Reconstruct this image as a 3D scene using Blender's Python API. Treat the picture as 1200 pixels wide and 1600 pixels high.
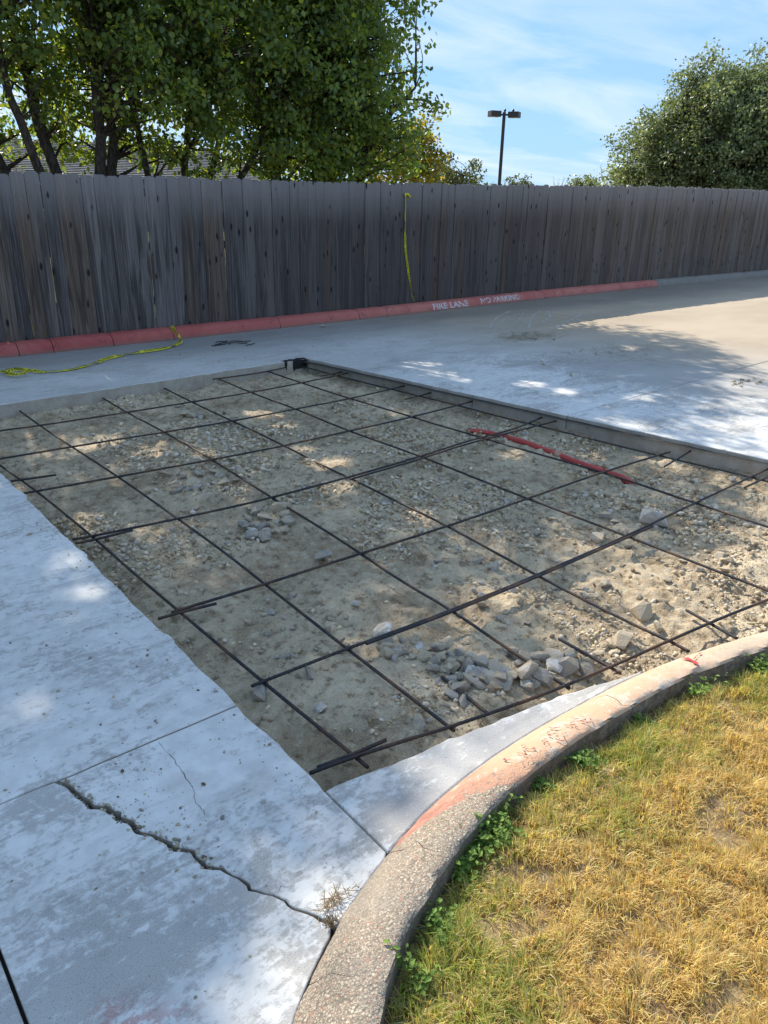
import bpy, bmesh, math, random
import numpy as np
from mathutils import Vector, Matrix

random.seed(7); rng = np.random.default_rng(11)
for o in list(bpy.data.objects): bpy.data.objects.remove(o)
scene = bpy.context.scene; C = scene.collection
R = math.radians

# ------------------------------------------------------------------ camera
# world: X runs along the fence, Y towards the fence, metres; the phone is held 1.6 m above the pavement
FPX, PITCH, ROLL, HEAD, CAMH = 1200.0, R(22.3), R(1.2), R(39.5), 1.6
FW = np.array([math.sin(HEAD)*math.cos(PITCH), math.cos(HEAD)*math.cos(PITCH), -math.sin(PITCH)])
_r0 = np.array([math.cos(HEAD), -math.sin(HEAD), 0.0]); _u0 = np.cross(_r0, FW)
RT = math.cos(ROLL)*_r0 + math.sin(ROLL)*_u0; UP = math.cos(ROLL)*_u0 - math.sin(ROLL)*_r0
cam_d = bpy.data.cameras.new('camera'); cam = bpy.data.objects.new('camera', cam_d); C.objects.link(cam)
cam.matrix_world = Matrix(((RT[0], UP[0], -FW[0], 0), (RT[1], UP[1], -FW[1], 0), (RT[2], UP[2], -FW[2], CAMH), (0, 0, 0, 1)))
cam_d.sensor_fit = 'HORIZONTAL'; cam_d.sensor_width = 36.0; cam_d.lens = 36.0*FPX/1200.0
cam_d.clip_start = 0.05; cam_d.clip_end = 2000
scene.camera = cam
scene.render.resolution_x, scene.render.resolution_y = 768, 1024

# ------------------------------------------------------------------ sky, sun, exposure
SUN_EL, SUN_AZ = R(38.5), R(5.0)            # azimuth measured from +Y towards +X
SKY_STRENGTH, SUN_STRENGTH, EXPOSURE = 0.15, 3.5, 1.1
world = bpy.data.worlds.new('World'); scene.world = world; world.use_nodes = True
wn, wl = world.node_tree.nodes, world.node_tree.links
wn.clear()
sky = wn.new('ShaderNodeTexSky'); sky.sky_type = 'NISHITA'; sky.sun_disc = False
sky.sun_elevation = SUN_EL; sky.sun_rotation = SUN_AZ
sky.air_density = 1.0; sky.dust_density = 0.1; sky.ozone_density = 3.5
tc = wn.new('ShaderNodeTexCoord'); sep = wn.new('ShaderNodeSeparateXYZ'); wl.new(tc.outputs['Generated'], sep.inputs[0])
# thin cirrus projected on a flat layer overhead
zc = wn.new('ShaderNodeMath'); zc.operation = 'MAXIMUM'; wl.new(sep.outputs[2], zc.inputs[0]); zc.inputs[1].default_value = 0.0
za = wn.new('ShaderNodeMath'); za.operation = 'ADD'; wl.new(zc.outputs[0], za.inputs[0]); za.inputs[1].default_value = 0.12
dv = wn.new('ShaderNodeVectorMath'); dv.operation = 'DIVIDE'; wl.new(tc.outputs['Generated'], dv.inputs[0])
cmb = wn.new('ShaderNodeCombineXYZ')
for i in range(3): wl.new(za.outputs[0], cmb.inputs[i])
wl.new(cmb.outputs[0], dv.inputs[1])
mp = wn.new('ShaderNodeMapping'); mp.inputs['Rotation'].default_value = (0, 0, R(28)); mp.inputs['Scale'].default_value = (0.55, 1.25, 0.3)
wl.new(dv.outputs[0], mp.inputs[0])
nz = wn.new('ShaderNodeTexNoise'); nz.inputs['Scale'].default_value = 1.15; nz.inputs['Detail'].default_value = 9
nz.inputs['Roughness'].default_value = 0.56; nz.inputs['Distortion'].default_value = 0.7; wl.new(mp.outputs[0], nz.inputs['Vector'])
rp = wn.new('ShaderNodeValToRGB'); rp.color_ramp.elements[0].position = 0.42; rp.color_ramp.elements[1].position = 0.72
rp.color_ramp.elements[0].color = (0, 0, 0, 1); rp.color_ramp.elements[1].color = (0.75, 0.75, 0.75, 1)
wl.new(nz.outputs['Fac'], rp.inputs[0])
mixc = wn.new('ShaderNodeMix'); mixc.data_type = 'RGBA'
tint = wn.new('ShaderNodeMix'); tint.data_type = 'RGBA'; tint.blend_type = 'MULTIPLY'; tint.inputs[0].default_value = 1.0
gam = wn.new('ShaderNodeGamma'); gam.inputs['Gamma'].default_value = 0.25          # gamma flattens the dome: stronger fill, dimmer visible sky
wl.new(sky.outputs[0], gam.inputs[0]); wl.new(gam.outputs[0], tint.inputs[6]); tint.inputs[7].default_value = (0.92, 1.44, 2.12, 1)
wl.new(rp.outputs[0], mixc.inputs[0]); wl.new(tint.outputs[2], mixc.inputs[6]); mixc.inputs[7].default_value = (3.0, 3.3, 3.6, 1)
bg = wn.new('ShaderNodeBackground'); bg.inputs['Strength'].default_value = SKY_STRENGTH
wl.new(mixc.outputs[2], bg.inputs['Color'])
wo = wn.new('ShaderNodeOutputWorld'); wl.new(bg.outputs[0], wo.inputs[0])

sd = bpy.data.lights.new('sun', 'SUN'); sd.energy = SUN_STRENGTH; sd.angle = R(0.53); sd.color = (1.0, 0.93, 0.80)
sun = bpy.data.objects.new('sun', sd); C.objects.link(sun)
_sd = Vector((math.sin(SUN_AZ)*math.cos(SUN_EL), math.cos(SUN_AZ)*math.cos(SUN_EL), math.sin(SUN_EL)))
sun.rotation_euler = _sd.to_track_quat('Z', 'Y').to_euler(); sun.location = (0, 30, 30)
vs = scene.view_settings; vs.view_transform = 'Standard'; vs.look = 'None'; vs.gamma = 1.0; vs.use_curve_mapping = False
vs.exposure = EXPOSURE
scene.cycles.max_bounces = 5; scene.cycles.diffuse_bounces = 4; scene.cycles.glossy_bounces = 2; scene.cycles.transmission_bounces = 3; scene.cycles.transparent_max_bounces = 4

# ------------------------------------------------------------------ helpers
def ground(px, py, z=0.0):
    """survey helper: point of the real ground plane at height z seen at photo position (px,py)"""
    d = FW*FPX + RT*(px-600) - UP*(py-800); t = (z-CAMH)/d[2]
    return np.array([d[0]*t, d[1]*t, z])
def far_point(px, py, D):
    d = FW*FPX + RT*(px-600) - UP*(py-800); h = math.hypot(d[0], d[1])
    return np.array([d[0]/h*D, d[1]/h*D, CAMH + d[2]/h*D])

def _hash(ix, iy, s):
    n = (ix*374761393 + iy*668265263 + s*974634777) & 0xffffffff
    n = ((n ^ (n >> 13))*1274126177) & 0xffffffff
    return ((n ^ (n >> 16)) & 0xffff)/65535.0
def vnoise(x, y, s=0):
    x = np.asarray(x, float); y = np.asarray(y, float)
    xi = np.floor(x).astype(np.int64); yi = np.floor(y).astype(np.int64); fx = x-xi; fy = y-yi
    u = fx*fx*(3-2*fx); v = fy*fy*(3-2*fy)
    a = _hash(xi, yi, s); b = _hash(xi+1, yi, s); c = _hash(xi, yi+1, s); d = _hash(xi+1, yi+1, s)
    return (a*(1-u)+b*u)*(1-v) + (c*(1-u)+d*u)*v - 0.5
def fbm(x, y, sc, octv=4, s=0, rough=0.5):
    t = 0; a = 1
    for k in range(octv):
        t = t + a*vnoise(np.asarray(x)*sc*2**k + 17.3*k, np.asarray(y)*sc*2**k - 9.1*k, s+k); a *= rough
    return t

def tag(o, label=None, cat=None, group=None, kind=None):
    if label: o['label'] = label
    if cat: o['category'] = cat
    if group: o['group'] = group
    if kind: o['kind'] = kind
    return o
def empty(name, loc=(0, 0, 0), rz=0.0):
    o = bpy.data.objects.new(name, None); C.objects.link(o); o.location = loc; o.rotation_euler = (0, 0, rz)
    o.empty_display_size = 0.1
    return o
def link(name, me, parent=None):
    o = bpy.data.objects.new(name, me); C.objects.link(o)
    if parent is not None: o.parent = parent
    return o
def mesh(name, verts, faces, m, smooth=False):
    me = bpy.data.meshes.new(name)
    if isinstance(faces, np.ndarray):
        v = np.asarray(verts, np.float32).reshape(-1, 3); k = faces.shape[1]
        me.vertices.add(len(v)); me.vertices.foreach_set('co', v.ravel())
        me.loops.add(faces.size); me.loops.foreach_set('vertex_index', faces.astype(np.int32).ravel())
        me.polygons.add(len(faces)); me.polygons.foreach_set('loop_start', np.arange(0, faces.size, k, dtype=np.int32))
        me.polygons.foreach_set('loop_total', np.full(len(faces), k, np.int32))
        me.update(calc_edges=True); me.validate()
    else:
        me.from_pydata([tuple(map(float, p)) for p in verts], [], faces); me.update()
    if smooth: me.polygons.foreach_set('use_smooth', [True]*len(me.polygons))
    if m: me.materials.append(m)
    return me
def obj(name, verts, faces, m, parent=None, smooth=False):
    return link(name, mesh(name, verts, faces, m, smooth), parent)
def bm_obj(name, bm, m, parent=None, smooth=False):
    me = bpy.data.meshes.new(name); bm.normal_update(); bm.to_mesh(me); bm.free(); me.materials.append(m)
    if smooth: me.polygons.foreach_set('use_smooth', [True]*len(me.polygons))
    return link(name, me, parent)
def vcol(me, cols):
    a = me.color_attributes.new('tint', 'FLOAT_COLOR', 'POINT')
    c4 = np.ones((len(cols), 4), np.float32); c4[:, :3] = cols; a.data.foreach_set('color', c4.ravel())
def box(x0, x1, y0, y1, z0, z1):
    v = [(x, y, z) for z in (z0, z1) for y in (y0, y1) for x in (x0, x1)]
    f = [[0, 2, 3, 1], [4, 5, 7, 6], [0, 1, 5, 4], [2, 6, 7, 3], [0, 4, 6, 2], [1, 3, 7, 5]]
    return v, f
def join(parts):
    V, F = [], []
    for v, f in parts:
        n = len(V); V += [tuple(p) for p in v]; F += [[i+n for i in q] for q in f]
    return V, F
def tube(path, rad, sides=6, cap=True):
    P = np.asarray(path, float); n = len(P); rad = np.full(n, rad) if np.isscalar(rad) else np.asarray(rad)
    T = np.gradient(P, axis=0); T /= np.linalg.norm(T, axis=1)[:, None]+1e-9
    ref = np.array([0, 0, 1.0]) if abs(T[:, 2]).mean() < 0.8 else np.array([1.0, 0, 0])
    A = np.cross(T, ref); A /= np.linalg.norm(A, axis=1)[:, None]+1e-9; B = np.cross(A, T)
    V = []; F = []
    for i in range(n):
        for k in range(sides):
            a = 2*math.pi*k/sides; V.append(P[i]+rad[i]*(math.cos(a)*A[i]+math.sin(a)*B[i]))
    for i in range(n-1):
        for k in range(sides):
            k2 = (k+1) % sides; F.append([i*sides+k, i*sides+k2, (i+1)*sides+k2, (i+1)*sides+k])
    if cap: F.append(list(range(sides))[::-1]); F.append([(n-1)*sides+k for k in range(sides)])
    return V, F
def resample(pts, step):
    P = np.asarray(pts, float); d = np.r_[0, np.cumsum(np.linalg.norm(np.diff(P, axis=0), axis=1))]
    n = max(2, int(round(d[-1]/step))+1); s = np.linspace(0, d[-1], n)
    return np.stack([np.interp(s, d, P[:, k]) for k in range(P.shape[1])], 1)
def smooth_path(pts, it=2):
    P = np.asarray(pts, float)
    for _ in range(it):
        Q = [P[0]]
        for a, b in zip(P[:-1], P[1:]): Q += [a*.75+b*.25, a*.25+b*.75]
        P = np.array(Q+[P[-1]])
    return P

# ------------------------------------------------------------------ materials
class NT:
    def __init__(s, name):
        s.m = bpy.data.materials.new(name); s.m.use_nodes = True; s.n = s.m.node_tree.nodes; s.l = s.m.node_tree.links
        s.b = s.n['Principled BSDF']; s.out = s.n['Material Output']
    def node(s, t, **kw):
        x = s.n.new(t)
        for k, v in kw.items(): setattr(x, k, v)
        return x
    def put(s, sock, v):
        if hasattr(v, 'is_output'): s.l.new(v, sock)
        else: sock.default_value = (*v, 1) if isinstance(v, tuple) and len(v) == 3 and sock.type == 'RGBA' else v
    def pos(s, scale=(1, 1, 1), rot=(0, 0, 0), obj=False, loc=(0, 0, 0)):
        m = s.node('ShaderNodeMapping'); m.inputs['Scale'].default_value = scale; m.inputs['Rotation'].default_value = rot
        m.inputs['Location'].default_value = loc
        if obj: src = s.node('ShaderNodeTexCoord').outputs['Object']
        else: src = s.node('ShaderNodeNewGeometry').outputs['Position']
        s.l.new(src, m.inputs[0]); return m.outputs[0]
    def noise(s, vec, scale, detail=4, rough=.55, dist=0.0):
        x = s.node('ShaderNodeTexNoise'); s.l.new(vec, x.inputs['Vector']); x.inputs['Scale'].default_value = scale
        x.inputs['Detail'].default_value = detail; x.inputs['Roughness'].default_value = rough; x.inputs['Distortion'].default_value = dist
        return x.outputs['Fac']
    def voro(s, vec, scale, feat='F1', out='Distance', rnd=1.0):
        x = s.node('ShaderNodeTexVoronoi', feature=feat); s.l.new(vec, x.inputs['Vector']); x.inputs['Scale'].default_value = scale
        x.inputs['Randomness'].default_value = rnd
        return x.outputs[out]
    def ramp(s, f, a, b, lo=0.0, hi=1.0):
        x = s.node('ShaderNodeMapRange'); x.interpolation_type = 'SMOOTHSTEP'; s.put(x.inputs[0], f)
        for i, v in enumerate((a, b, lo, hi)): x.inputs[i+1].default_value = v
        return x.outputs[0]
    def mix(s, f, a, b, bt='MIX'):
        x = s.node('ShaderNodeMix', data_type='RGBA', blend_type=bt); s.put(x.inputs[0], f); s.put(x.inputs[6], a); s.put(x.inputs[7], b)
        return x.outputs[2]
    def math(s, op, a, b=0.0):
        x = s.node('ShaderNodeMath', operation=op); s.put(x.inputs[0], a); s.put(x.inputs[1], b); return x.outputs[0]
    def xyz(s, vec):
        x = s.node('ShaderNodeSeparateXYZ'); s.l.new(vec, x.inputs[0]); return x.outputs
    def rand(s): return s.node('ShaderNodeObjectInfo').outputs['Random']
    def attr(s, n='tint'): return s.node('ShaderNodeAttribute', attribute_name=n).outputs['Color']
    def bump(s, h, strength=.3, dist=.005, prev=None):
        x = s.node('ShaderNodeBump'); x.inputs['Strength'].default_value = strength; x.inputs['Distance'].default_value = dist
        s.l.new(h, x.inputs['Height'])
        if prev is not None: s.l.new(prev, x.inputs['Normal'])
        return x.outputs[0]
    def done(s, col, rough=.9, nrm=None, spec=.3, metal=0.0):
        s.put(s.b.inputs['Base Color'], col); s.put(s.b.inputs['Roughness'], rough); s.b.inputs['Specular IOR Level'].default_value = spec
        s.b.inputs['Metallic'].default_value = metal
        if nrm is not None: s.l.new(nrm, s.b.inputs['Normal'])
        return s.m

def m_concrete():
    t = NT('concrete'); p = t.pos(); X = t.xyz(p)
    # old grey broom-finished concrete with sand speckle
    fine = t.noise(p, 260, 3, .7); mid = t.noise(p, 14, 5, .6); big = t.noise(p, 1.3, 4, .55)
    old = t.mix(t.ramp(big, .3, .7), (.42, .40, .375), (.52, .50, .475))
    old = t.mix(t.math('MULTIPLY', t.ramp(fine, .5, .72), .7), old, (.15, .14, .13))
    old = t.mix(t.math('MULTIPLY', t.ramp(fine, .52, .3), .35), old, (.5, .48, .45))
    # cement slurry smeared round the dig: pale film with a ragged edge, drawn out by the squeegee
    sm = t.pos(scale=(.7, 1.35, 1), rot=(0, 0, R(-24)))
    w1 = t.noise(sm, 2.4, 8, .66, .6); w2 = t.noise(p, 26, 6, .7, .4); w3 = t.noise(t.pos(scale=(.25, 2.4, 1), rot=(0, 0, R(-20))), 22, 4, .6)
    # distance from the dig (centre 3, 4)
    dx = t.math('ABSOLUTE', t.math('SUBTRACT', X[0], 3.0)); dy = t.math('ABSOLUTE', t.math('SUBTRACT', X[1], 4.1))
    near = t.math('MAXIMUM', t.ramp(t.math('MAXIMUM', t.math('DIVIDE', dx, 1.15), t.math('DIVIDE', dy, 1.15)), 2.3, 4.4), 0.0)
    wash = t.math('ADD', t.math('ADD', t.math('MULTIPLY', w1, .56), t.math('MULTIPLY', w2, .36)), t.math('MULTIPLY', w3, .16))
    wash = t.math('SUBTRACT', wash, t.math('MULTIPLY', near, .26))
    w4 = t.noise(t.pos(scale=(.7, 1.4, 1), rot=(0, 0, R(-24))), 60, 5, .75, .3)
    wash = t.math('ADD', wash, t.math('MULTIPLY', t.math('SUBTRACT', w4, .5), .22)); wash = t.math('SUBTRACT', wash, t.math('MULTIPLY', t.math('MULTIPLY', t.ramp(X[0], .95, 1.1), t.ramp(X[1], 1.6, 1.5)), .075)); wash = t.math('SUBTRACT', wash, t.math('MULTIPLY', t.math('MULTIPLY', t.ramp(X[0], .6, .3), t.ramp(X[1], 2.0, 1.9)), .035)); wm = t.math('MULTIPLY', t.ramp(wash, .45, .545), t.ramp(X[1], 4.5, 7.0, 1.0, .42))
    pale = t.mix(t.ramp(mid, .3, .7), (.60, .585, .56), (.72, .705, .68))
    col = t.mix(wm, old, pale)
    pore = t.ramp(t.noise(p, 75, 2, .5), .70, .76); col = t.mix(t.math('MULTIPLY', pore, .65), col, (.16, .15, .14))
    grime = t.ramp(t.noise(t.pos(scale=(.35, 1.3, 1), rot=(0, 0, R(-24))), 7, 7, .72, .5), .52, .70); col = t.mix(t.math('MULTIPLY', grime, .35), col, (.22, .205, .185))
    # rust red paint traces and brown soil stains
    st = t.ramp(t.noise(p, 1.9, 5, .6, .3), .60, .72); col = t.mix(t.math('MULTIPLY', st, .30), col, (.27, .22, .16))
    dd = t.math('ADD', t.math('ABSOLUTE', t.math('SUBTRACT', X[0], .27)), t.math('ABSOLUTE', t.math('SUBTRACT', X[1], 1.10)))
    rp_ = t.math('MULTIPLY', t.ramp(dd, .20, .06), t.ramp(t.noise(p, 38, 6, .75, .3), .46, .52)); col = t.mix(t.math('MULTIPLY', rp_, .6), col, (.42, .17, .15))
    # warm bare road further along the fence
    east = t.math('MULTIPLY', t.ramp(t.math('ADD', X[0], t.math('MULTIPLY', X[1], .35)), 8.0, 11.5), .85)
    tan = t.mix(t.ramp(fine, .35, .7), (.48, .375, .255), (.34, .265, .19))
    col = t.mix(east, col, tan)
    gut = t.math('MULTIPLY', t.ramp(t.math('ADD', X[1], t.math('MULTIPLY', w1, .8)), 7.7, 8.9), .55); col = t.mix(gut, col, (.15, .14, .13))
    tone = t.ramp(t.noise(t.pos(scale=(.4, 1, 1)), .8, 4, .6), .3, .7, .86, 1.08)
    hsv = t.node('ShaderNodeHueSaturation'); t.l.new(tone, hsv.inputs['Value']); t.l.new(col, hsv.inputs['Color']); hsv.inputs['Saturation'].default_value = 1.0
    n = t.bump(t.math('ADD', t.math('MULTIPLY', fine, .5), t.math('MULTIPLY', wm, .5)), .35, .003)
    n = t.bump(t.math('ADD', t.math('MULTIPLY', w2, .6), t.math('MULTIPLY', mid, .5)), .45, .008, n)
    return t.done(hsv.outputs[0], t.ramp(wm, 0, 1, .92, .7), n, .3)

def m_slab_side():
    t = NT('cut_concrete_face'); p = t.pos(); a = t.noise(p, 9, 5, .6); b = t.noise(p, 120, 3, .7)
    col = t.mix(t.ramp(a, .3, .7), (.36, .31, .25), (.46, .42, .36)); col = t.mix(t.math('MULTIPLY', t.ramp(b, .5, .7), .5), col, (.2, .17, .14))
    return t.done(col, .95, t.bump(b, .5, .004))

def m_dirt():
    t = NT('dirt'); p = t.pos()
    a = t.noise(p, 2.2, 6, .6, .4); b = t.noise(p, 17, 5, .65); c = t.noise(p, 130, 3, .7)
    col = t.mix(t.ramp(a, .32, .68), (.43, .325, .21), (.68, .55, .38))
    col = t.mix(t.math('MULTIPLY', t.ramp(b, .5, .68), .6), col, (.74, .64, .47))
    col = t.mix(t.math('MULTIPLY', t.ramp(b, .48, .34), .75), col, (.20, .14, .085))
    col = t.mix(t.math('MULTIPLY', t.ramp(c, .55, .7), .5), col, (.60, .55, .48))
    n = t.bump(c, 1.0, .012); n = t.bump(b, 1.0, .022, n)
    return t.done(col, 1.0, n, .1)

def m_stone(name, c1, c2, c3):
    t = NT(name); p = t.pos(obj=True); r = t.rand(); a = t.noise(t.pos(), 30, 5, .65); b = t.noise(t.pos(), 170, 3, .7)
    col = t.mix(r, c1, c2); col = t.mix(t.ramp(a, .42, .62), col, c3); col = t.mix(t.math('MULTIPLY', t.ramp(b, .55, .7), .4), col, (.15, .13, .11))
    nz_ = t.xyz(t.node('ShaderNodeNewGeometry').outputs['Normal'])[2]; dust = t.math('MULTIPLY', t.ramp(nz_, .1, .95), t.ramp(a, .40, .58, .15, .75))
    col = t.mix(dust, col, (.50, .41, .29))
    return t.done(col, .95, t.bump(t.math('ADD', a, b), .8, .008), .2)

def m_gravel():
    t = NT('gravel'); b = t.noise(t.pos(), 200, 3, .7)
    col = t.mix(t.math('MULTIPLY', t.ramp(b, .5, .7), .35), t.attr(), (.2, .16, .12))
    return t.done(col, 1.0, t.bump(b, .4, .003), .15)

def m_rebar():
    t = NT('rebar_steel'); p = t.pos(); a = t.noise(p, 5, 4, .6); b = t.noise(p, 60, 4, .7)
    col = t.mix(t.ramp(a, .44, .66), (.028, .029, .035), (.11, .060, .038)); col = t.mix(t.math('MULTIPLY', t.ramp(b, .52, .7), .6), col, (.13, .09, .07))
    return t.done(col, .62, t.bump(b, .3, .001), .4, .25)

def m_wood():
    t = NT('weathered_cedar'); r = t.rand()
    off = t.node('ShaderNodeCombineXYZ'); t.l.new(t.math('MULTIPLY', r, 37.0), off.inputs[0]); t.l.new(t.math('MULTIPLY', r, 91.0), off.inputs[2])
    tcn = t.node('ShaderNodeTexCoord'); va = t.node('ShaderNodeVectorMath', operation='ADD'); t.l.new(tcn.outputs['Object'], va.inputs[0]); t.l.new(off.outputs[0], va.inputs[1])
    def mp(sc):
        m = t.node('ShaderNodeMapping'); m.inputs['Scale'].default_value = sc; t.l.new(va.outputs[0], m.inputs[0]); return m.outputs[0]
    g = t.noise(mp((60, 20, 1.3)), 1.0, 5, .7, .5); g2 = t.noise(mp((14, 6, .7)), 1.0, 4, .6, .8); g3 = t.noise(mp((4, 4, .5)), 1.0, 3, .5)
    kn = t.voro(mp((8, 1, 3.0)), 1.0, 'F1', 'Distance', 1.0)
    col = t.mix(r, (.058, .050, .050), (.175, .155, .148))
    r2 = t.math('FRACT', t.math('MULTIPLY', r, 7.31)); col = t.mix(t.ramp(r2, .72, .95), col, (.12, .085, .062))
    col = t.mix(t.math('MULTIPLY', t.ramp(g, .47, .66), .55), col, (.25, .232, .22))
    col = t.mix(t.math('MULTIPLY', t.ramp(g2, .48, .62), .8), col, (.040, .035, .034))
    col = t.mix(t.math('MULTIPLY', t.ramp(g3, .5, .75), .5), col, (.075, .06, .05))
    wx = t.xyz(t.pos())[0]; col = t.mix(t.math('MULTIPLY', t.math('MULTIPLY', t.ramp(wx, 3.2, 6.5), t.ramp(wx, 15, 11)), .55), col, (.055, .047, .046)); col = t.mix(t.math('MULTIPLY', t.ramp(wx, 9, 14), .35), col, (.15, .115, .09))
    z = t.xyz(tcn.outputs['Object'])[2]
    col = t.mix(t.math('MULTIPLY', t.ramp(t.math('ADD', z, t.math('MULTIPLY', g2, .5)), 1.35, 2.0), .5), col, (.33, .32, .32))       # paler towards the tops
    col = t.mix(t.ramp(kn, .17, .08), col, (.018, .016, .016))
    ox = t.xyz(tcn.outputs['Object'])
    ax = t.math('ABSOLUTE', t.math('SUBTRACT', t.math('ABSOLUTE', ox[0]), .038))
    for zn in (.31, .91, 1.48):                                                                # nails with rust running down
        dz = t.math('SUBTRACT', zn, ox[2]); run = t.math('MULTIPLY', t.ramp(dz, -.006, .002), t.ramp(dz, .10, .0)); col = t.mix(t.math('MULTIPLY', t.math('MULTIPLY', run, t.ramp(ax, .005, .001)), .4), col, (.022, .018, .017))
    n = t.bump(t.math('ADD', g, t.math('MULTIPLY', g2, .8)), .8, .005)
    return t.done(col, .9, n, .2)

def m_kerb_red():
    t = NT('red_painted_kerb'); p = t.pos(); X = t.xyz(p); a = t.noise(p, 3, 5, .6); b = t.noise(p, 40, 5, .7); c = t.noise(p, 9, 6, .7, .4)
    f = t.ramp(X[0], 3.0, 9.0)
    red = t.mix(f, (.36, .075, .068), (.50, .18, .14)); red = t.mix(t.ramp(a, .35, .7), red, (.43, .12, .10))
    red = t.mix(t.math('MULTIPLY', t.ramp(c, .55, .72), .65), red, (.14, .035, .035))
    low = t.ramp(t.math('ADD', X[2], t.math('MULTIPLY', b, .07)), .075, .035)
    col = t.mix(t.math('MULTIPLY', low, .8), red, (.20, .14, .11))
    chip = t.ramp(t.noise(p, 7, 7, .75), .635, .67); col = t.mix(chip, col, (.36, .32, .27))
    return t.done(col, .75, t.bump(b, .5, .005), .35)

def m_kerb_bare():
    t = NT('bare_kerb'); p = t.pos(); a = t.noise(p, 6, 5, .6); b = t.noise(p, 70, 4, .7)
    col = t.mix(a, (.17, .155, .135), (.31, .285, .25)); col = t.mix(t.math('MULTIPLY', t.ramp(b, .5, .7), .4), col, (.10, .09, .08))
    return t.done(col, .95, t.bump(b, .5, .006))

def m_island_kerb():
    t = NT('worn_kerb'); p = t.pos(); X = t.xyz(p); u = t.math('MULTIPLY', t.xyz(t.attr())[0], .25)     # metres back from the foot
    a = t.noise(p, 4, 5, .6); b = t.noise(p, 34, 6, .72, .3); c = t.noise(p, 150, 3, .7); _ = 0
    def peb(sc):
        vo = t.node('ShaderNodeTexVoronoi'); t.l.new(p, vo.inputs['Vector']); vo.inputs['Scale'].default_value = sc
        q = t.xyz(vo.outputs['Color']); k = t.mix(q[0], (.25, .20, .145), (.62, .52, .395)); k = t.mix(t.ramp(vo.outputs['Distance'], .38, .62), k, (.20, .165, .13))
        return t.mix(t.ramp(q[1], .9, .95), k, (.38, .21, .15)), vo.outputs['Distance']
    p1, d1 = peb(150); p2, d2 = peb(330); sel = t.ramp(t.noise(p, 60, 3, .6), .47, .53)
    pebble = t.mix(sel, p1, p2); dist = t.math('ADD', t.math('MULTIPLY', d1, t.math('SUBTRACT', 1.0, sel)), t.math('MULTIPLY', t.math('MULTIPLY', d2, sel), .45))
    pebble = t.mix(t.math('MULTIPLY', t.ramp(a, .35, .65), .5), pebble, (.33, .285, .235))
    plain = t.mix(t.ramp(a, .3, .7), (.47, .385, .295), (.60, .51, .41)); plain = t.mix(t.math('MULTIPLY', t.ramp(c, .5, .7), .5), plain, (.30, .24, .18))
    plain = t.mix(t.math('MULTIPLY', t.ramp(b, .54, .62), .6), plain, (.36, .29, .22))
    # paint survives on the traffic side only, wearing away in hard flakes; faded orange to the right, deeper red next to the crack
    edge = t.math('SUBTRACT', t.math('ADD', t.math('MULTIPLY', t.math('SUBTRACT', X[0], .985), .46), t.math('MULTIPLY', t.math('SUBTRACT', b, .5), .06)), u)
    cover = t.ramp(edge, -.004, .006)
    flake = t.ramp(t.math('ADD', t.math('MULTIPLY', t.noise(p, 48, 7, .78, .2), .6), t.math('MULTIPLY', t.noise(p, 9, 4, .6), .4)), .455, .49)
    tone = t.ramp(t.math('ADD', X[0], t.math('MULTIPLY', a, .3)), 1.2, 1.75)
    paint = t.mix(tone, (.40, .165, .125), (.60, .36, .225)); paint = t.mix(t.math('MULTIPLY', t.ramp(b, .4, .65), .4), paint, (.55, .33, .22))
    keep = t.math('MULTIPLY', t.math('MULTIPLY', cover, flake), t.ramp(X[0], 1.7, 2.9, .9, .25))
    worn = t.ramp(t.math('SUBTRACT', t.math('ADD', t.math('MULTIPLY', t.math('SUBTRACT', X[0], 1.02), .32), t.math('MULTIPLY', t.math('SUBTRACT', b, .5), .10)), u), -.01, .012)
    col = t.mix(worn, pebble, plain); col = t.mix(keep, col, paint)
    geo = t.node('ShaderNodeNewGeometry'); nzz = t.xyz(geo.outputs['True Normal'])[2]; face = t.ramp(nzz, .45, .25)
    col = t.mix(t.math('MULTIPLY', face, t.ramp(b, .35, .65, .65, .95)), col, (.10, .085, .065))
    agg = t.math('MAXIMUM', t.math('SUBTRACT', 1.0, worn), face)
    hb = t.math('ADD', t.math('MULTIPLY', t.math('MULTIPLY', dist, -1.0), agg), t.math('MULTIPLY', c, .4))
    n = t.bump(hb, .6, .005); n = t.bump(b, .5, .008, n)
    return t.done(col, .92, n, .25)

def m_simple(name, col, rough=.7, spec=.4, metal=0.0, var=.25, sc=30):
    t = NT(name); a = t.noise(t.pos(), sc, 4, .6)
    c = t.mix(t.math('MULTIPLY', t.ramp(a, .35, .7), var), col, tuple(x*.35 for x in col))
    return t.done(c, rough, None, spec, metal)

def m_leaf(name, gloss=.45, trans=.45, ttint=(1.9, 1.9, .5)):
    t = NT(name); c = t.attr()
    t.put(t.b.inputs['Base Color'], c); t.b.inputs['Roughness'].default_value = gloss; t.b.inputs['Specular IOR Level'].default_value = .35
    tr = t.node('ShaderNodeBsdfTranslucent'); t.l.new(t.mix(1.0, c, ttint, 'MULTIPLY'), tr.inputs['Color'])
    ms = t.node('ShaderNodeMixShader'); ms.inputs[0].default_value = trans
    t.l.new(t.b.outputs[0], ms.inputs[1]); t.l.new(tr.outputs[0], ms.inputs[2]); t.l.new(ms.outputs[0], t.out.inputs['Surface'])
    return t.m

def m_pipe():
    t = NT('red_pipe'); p = t.pos(); a = t.noise(p, 11, 5, .65)
    return t.done(t.mix(t.ramp(a, .56, .68), (.46, .065, .055), (.45, .33, .22)), .55, t.bump(a, .3, .004), .35)

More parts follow.
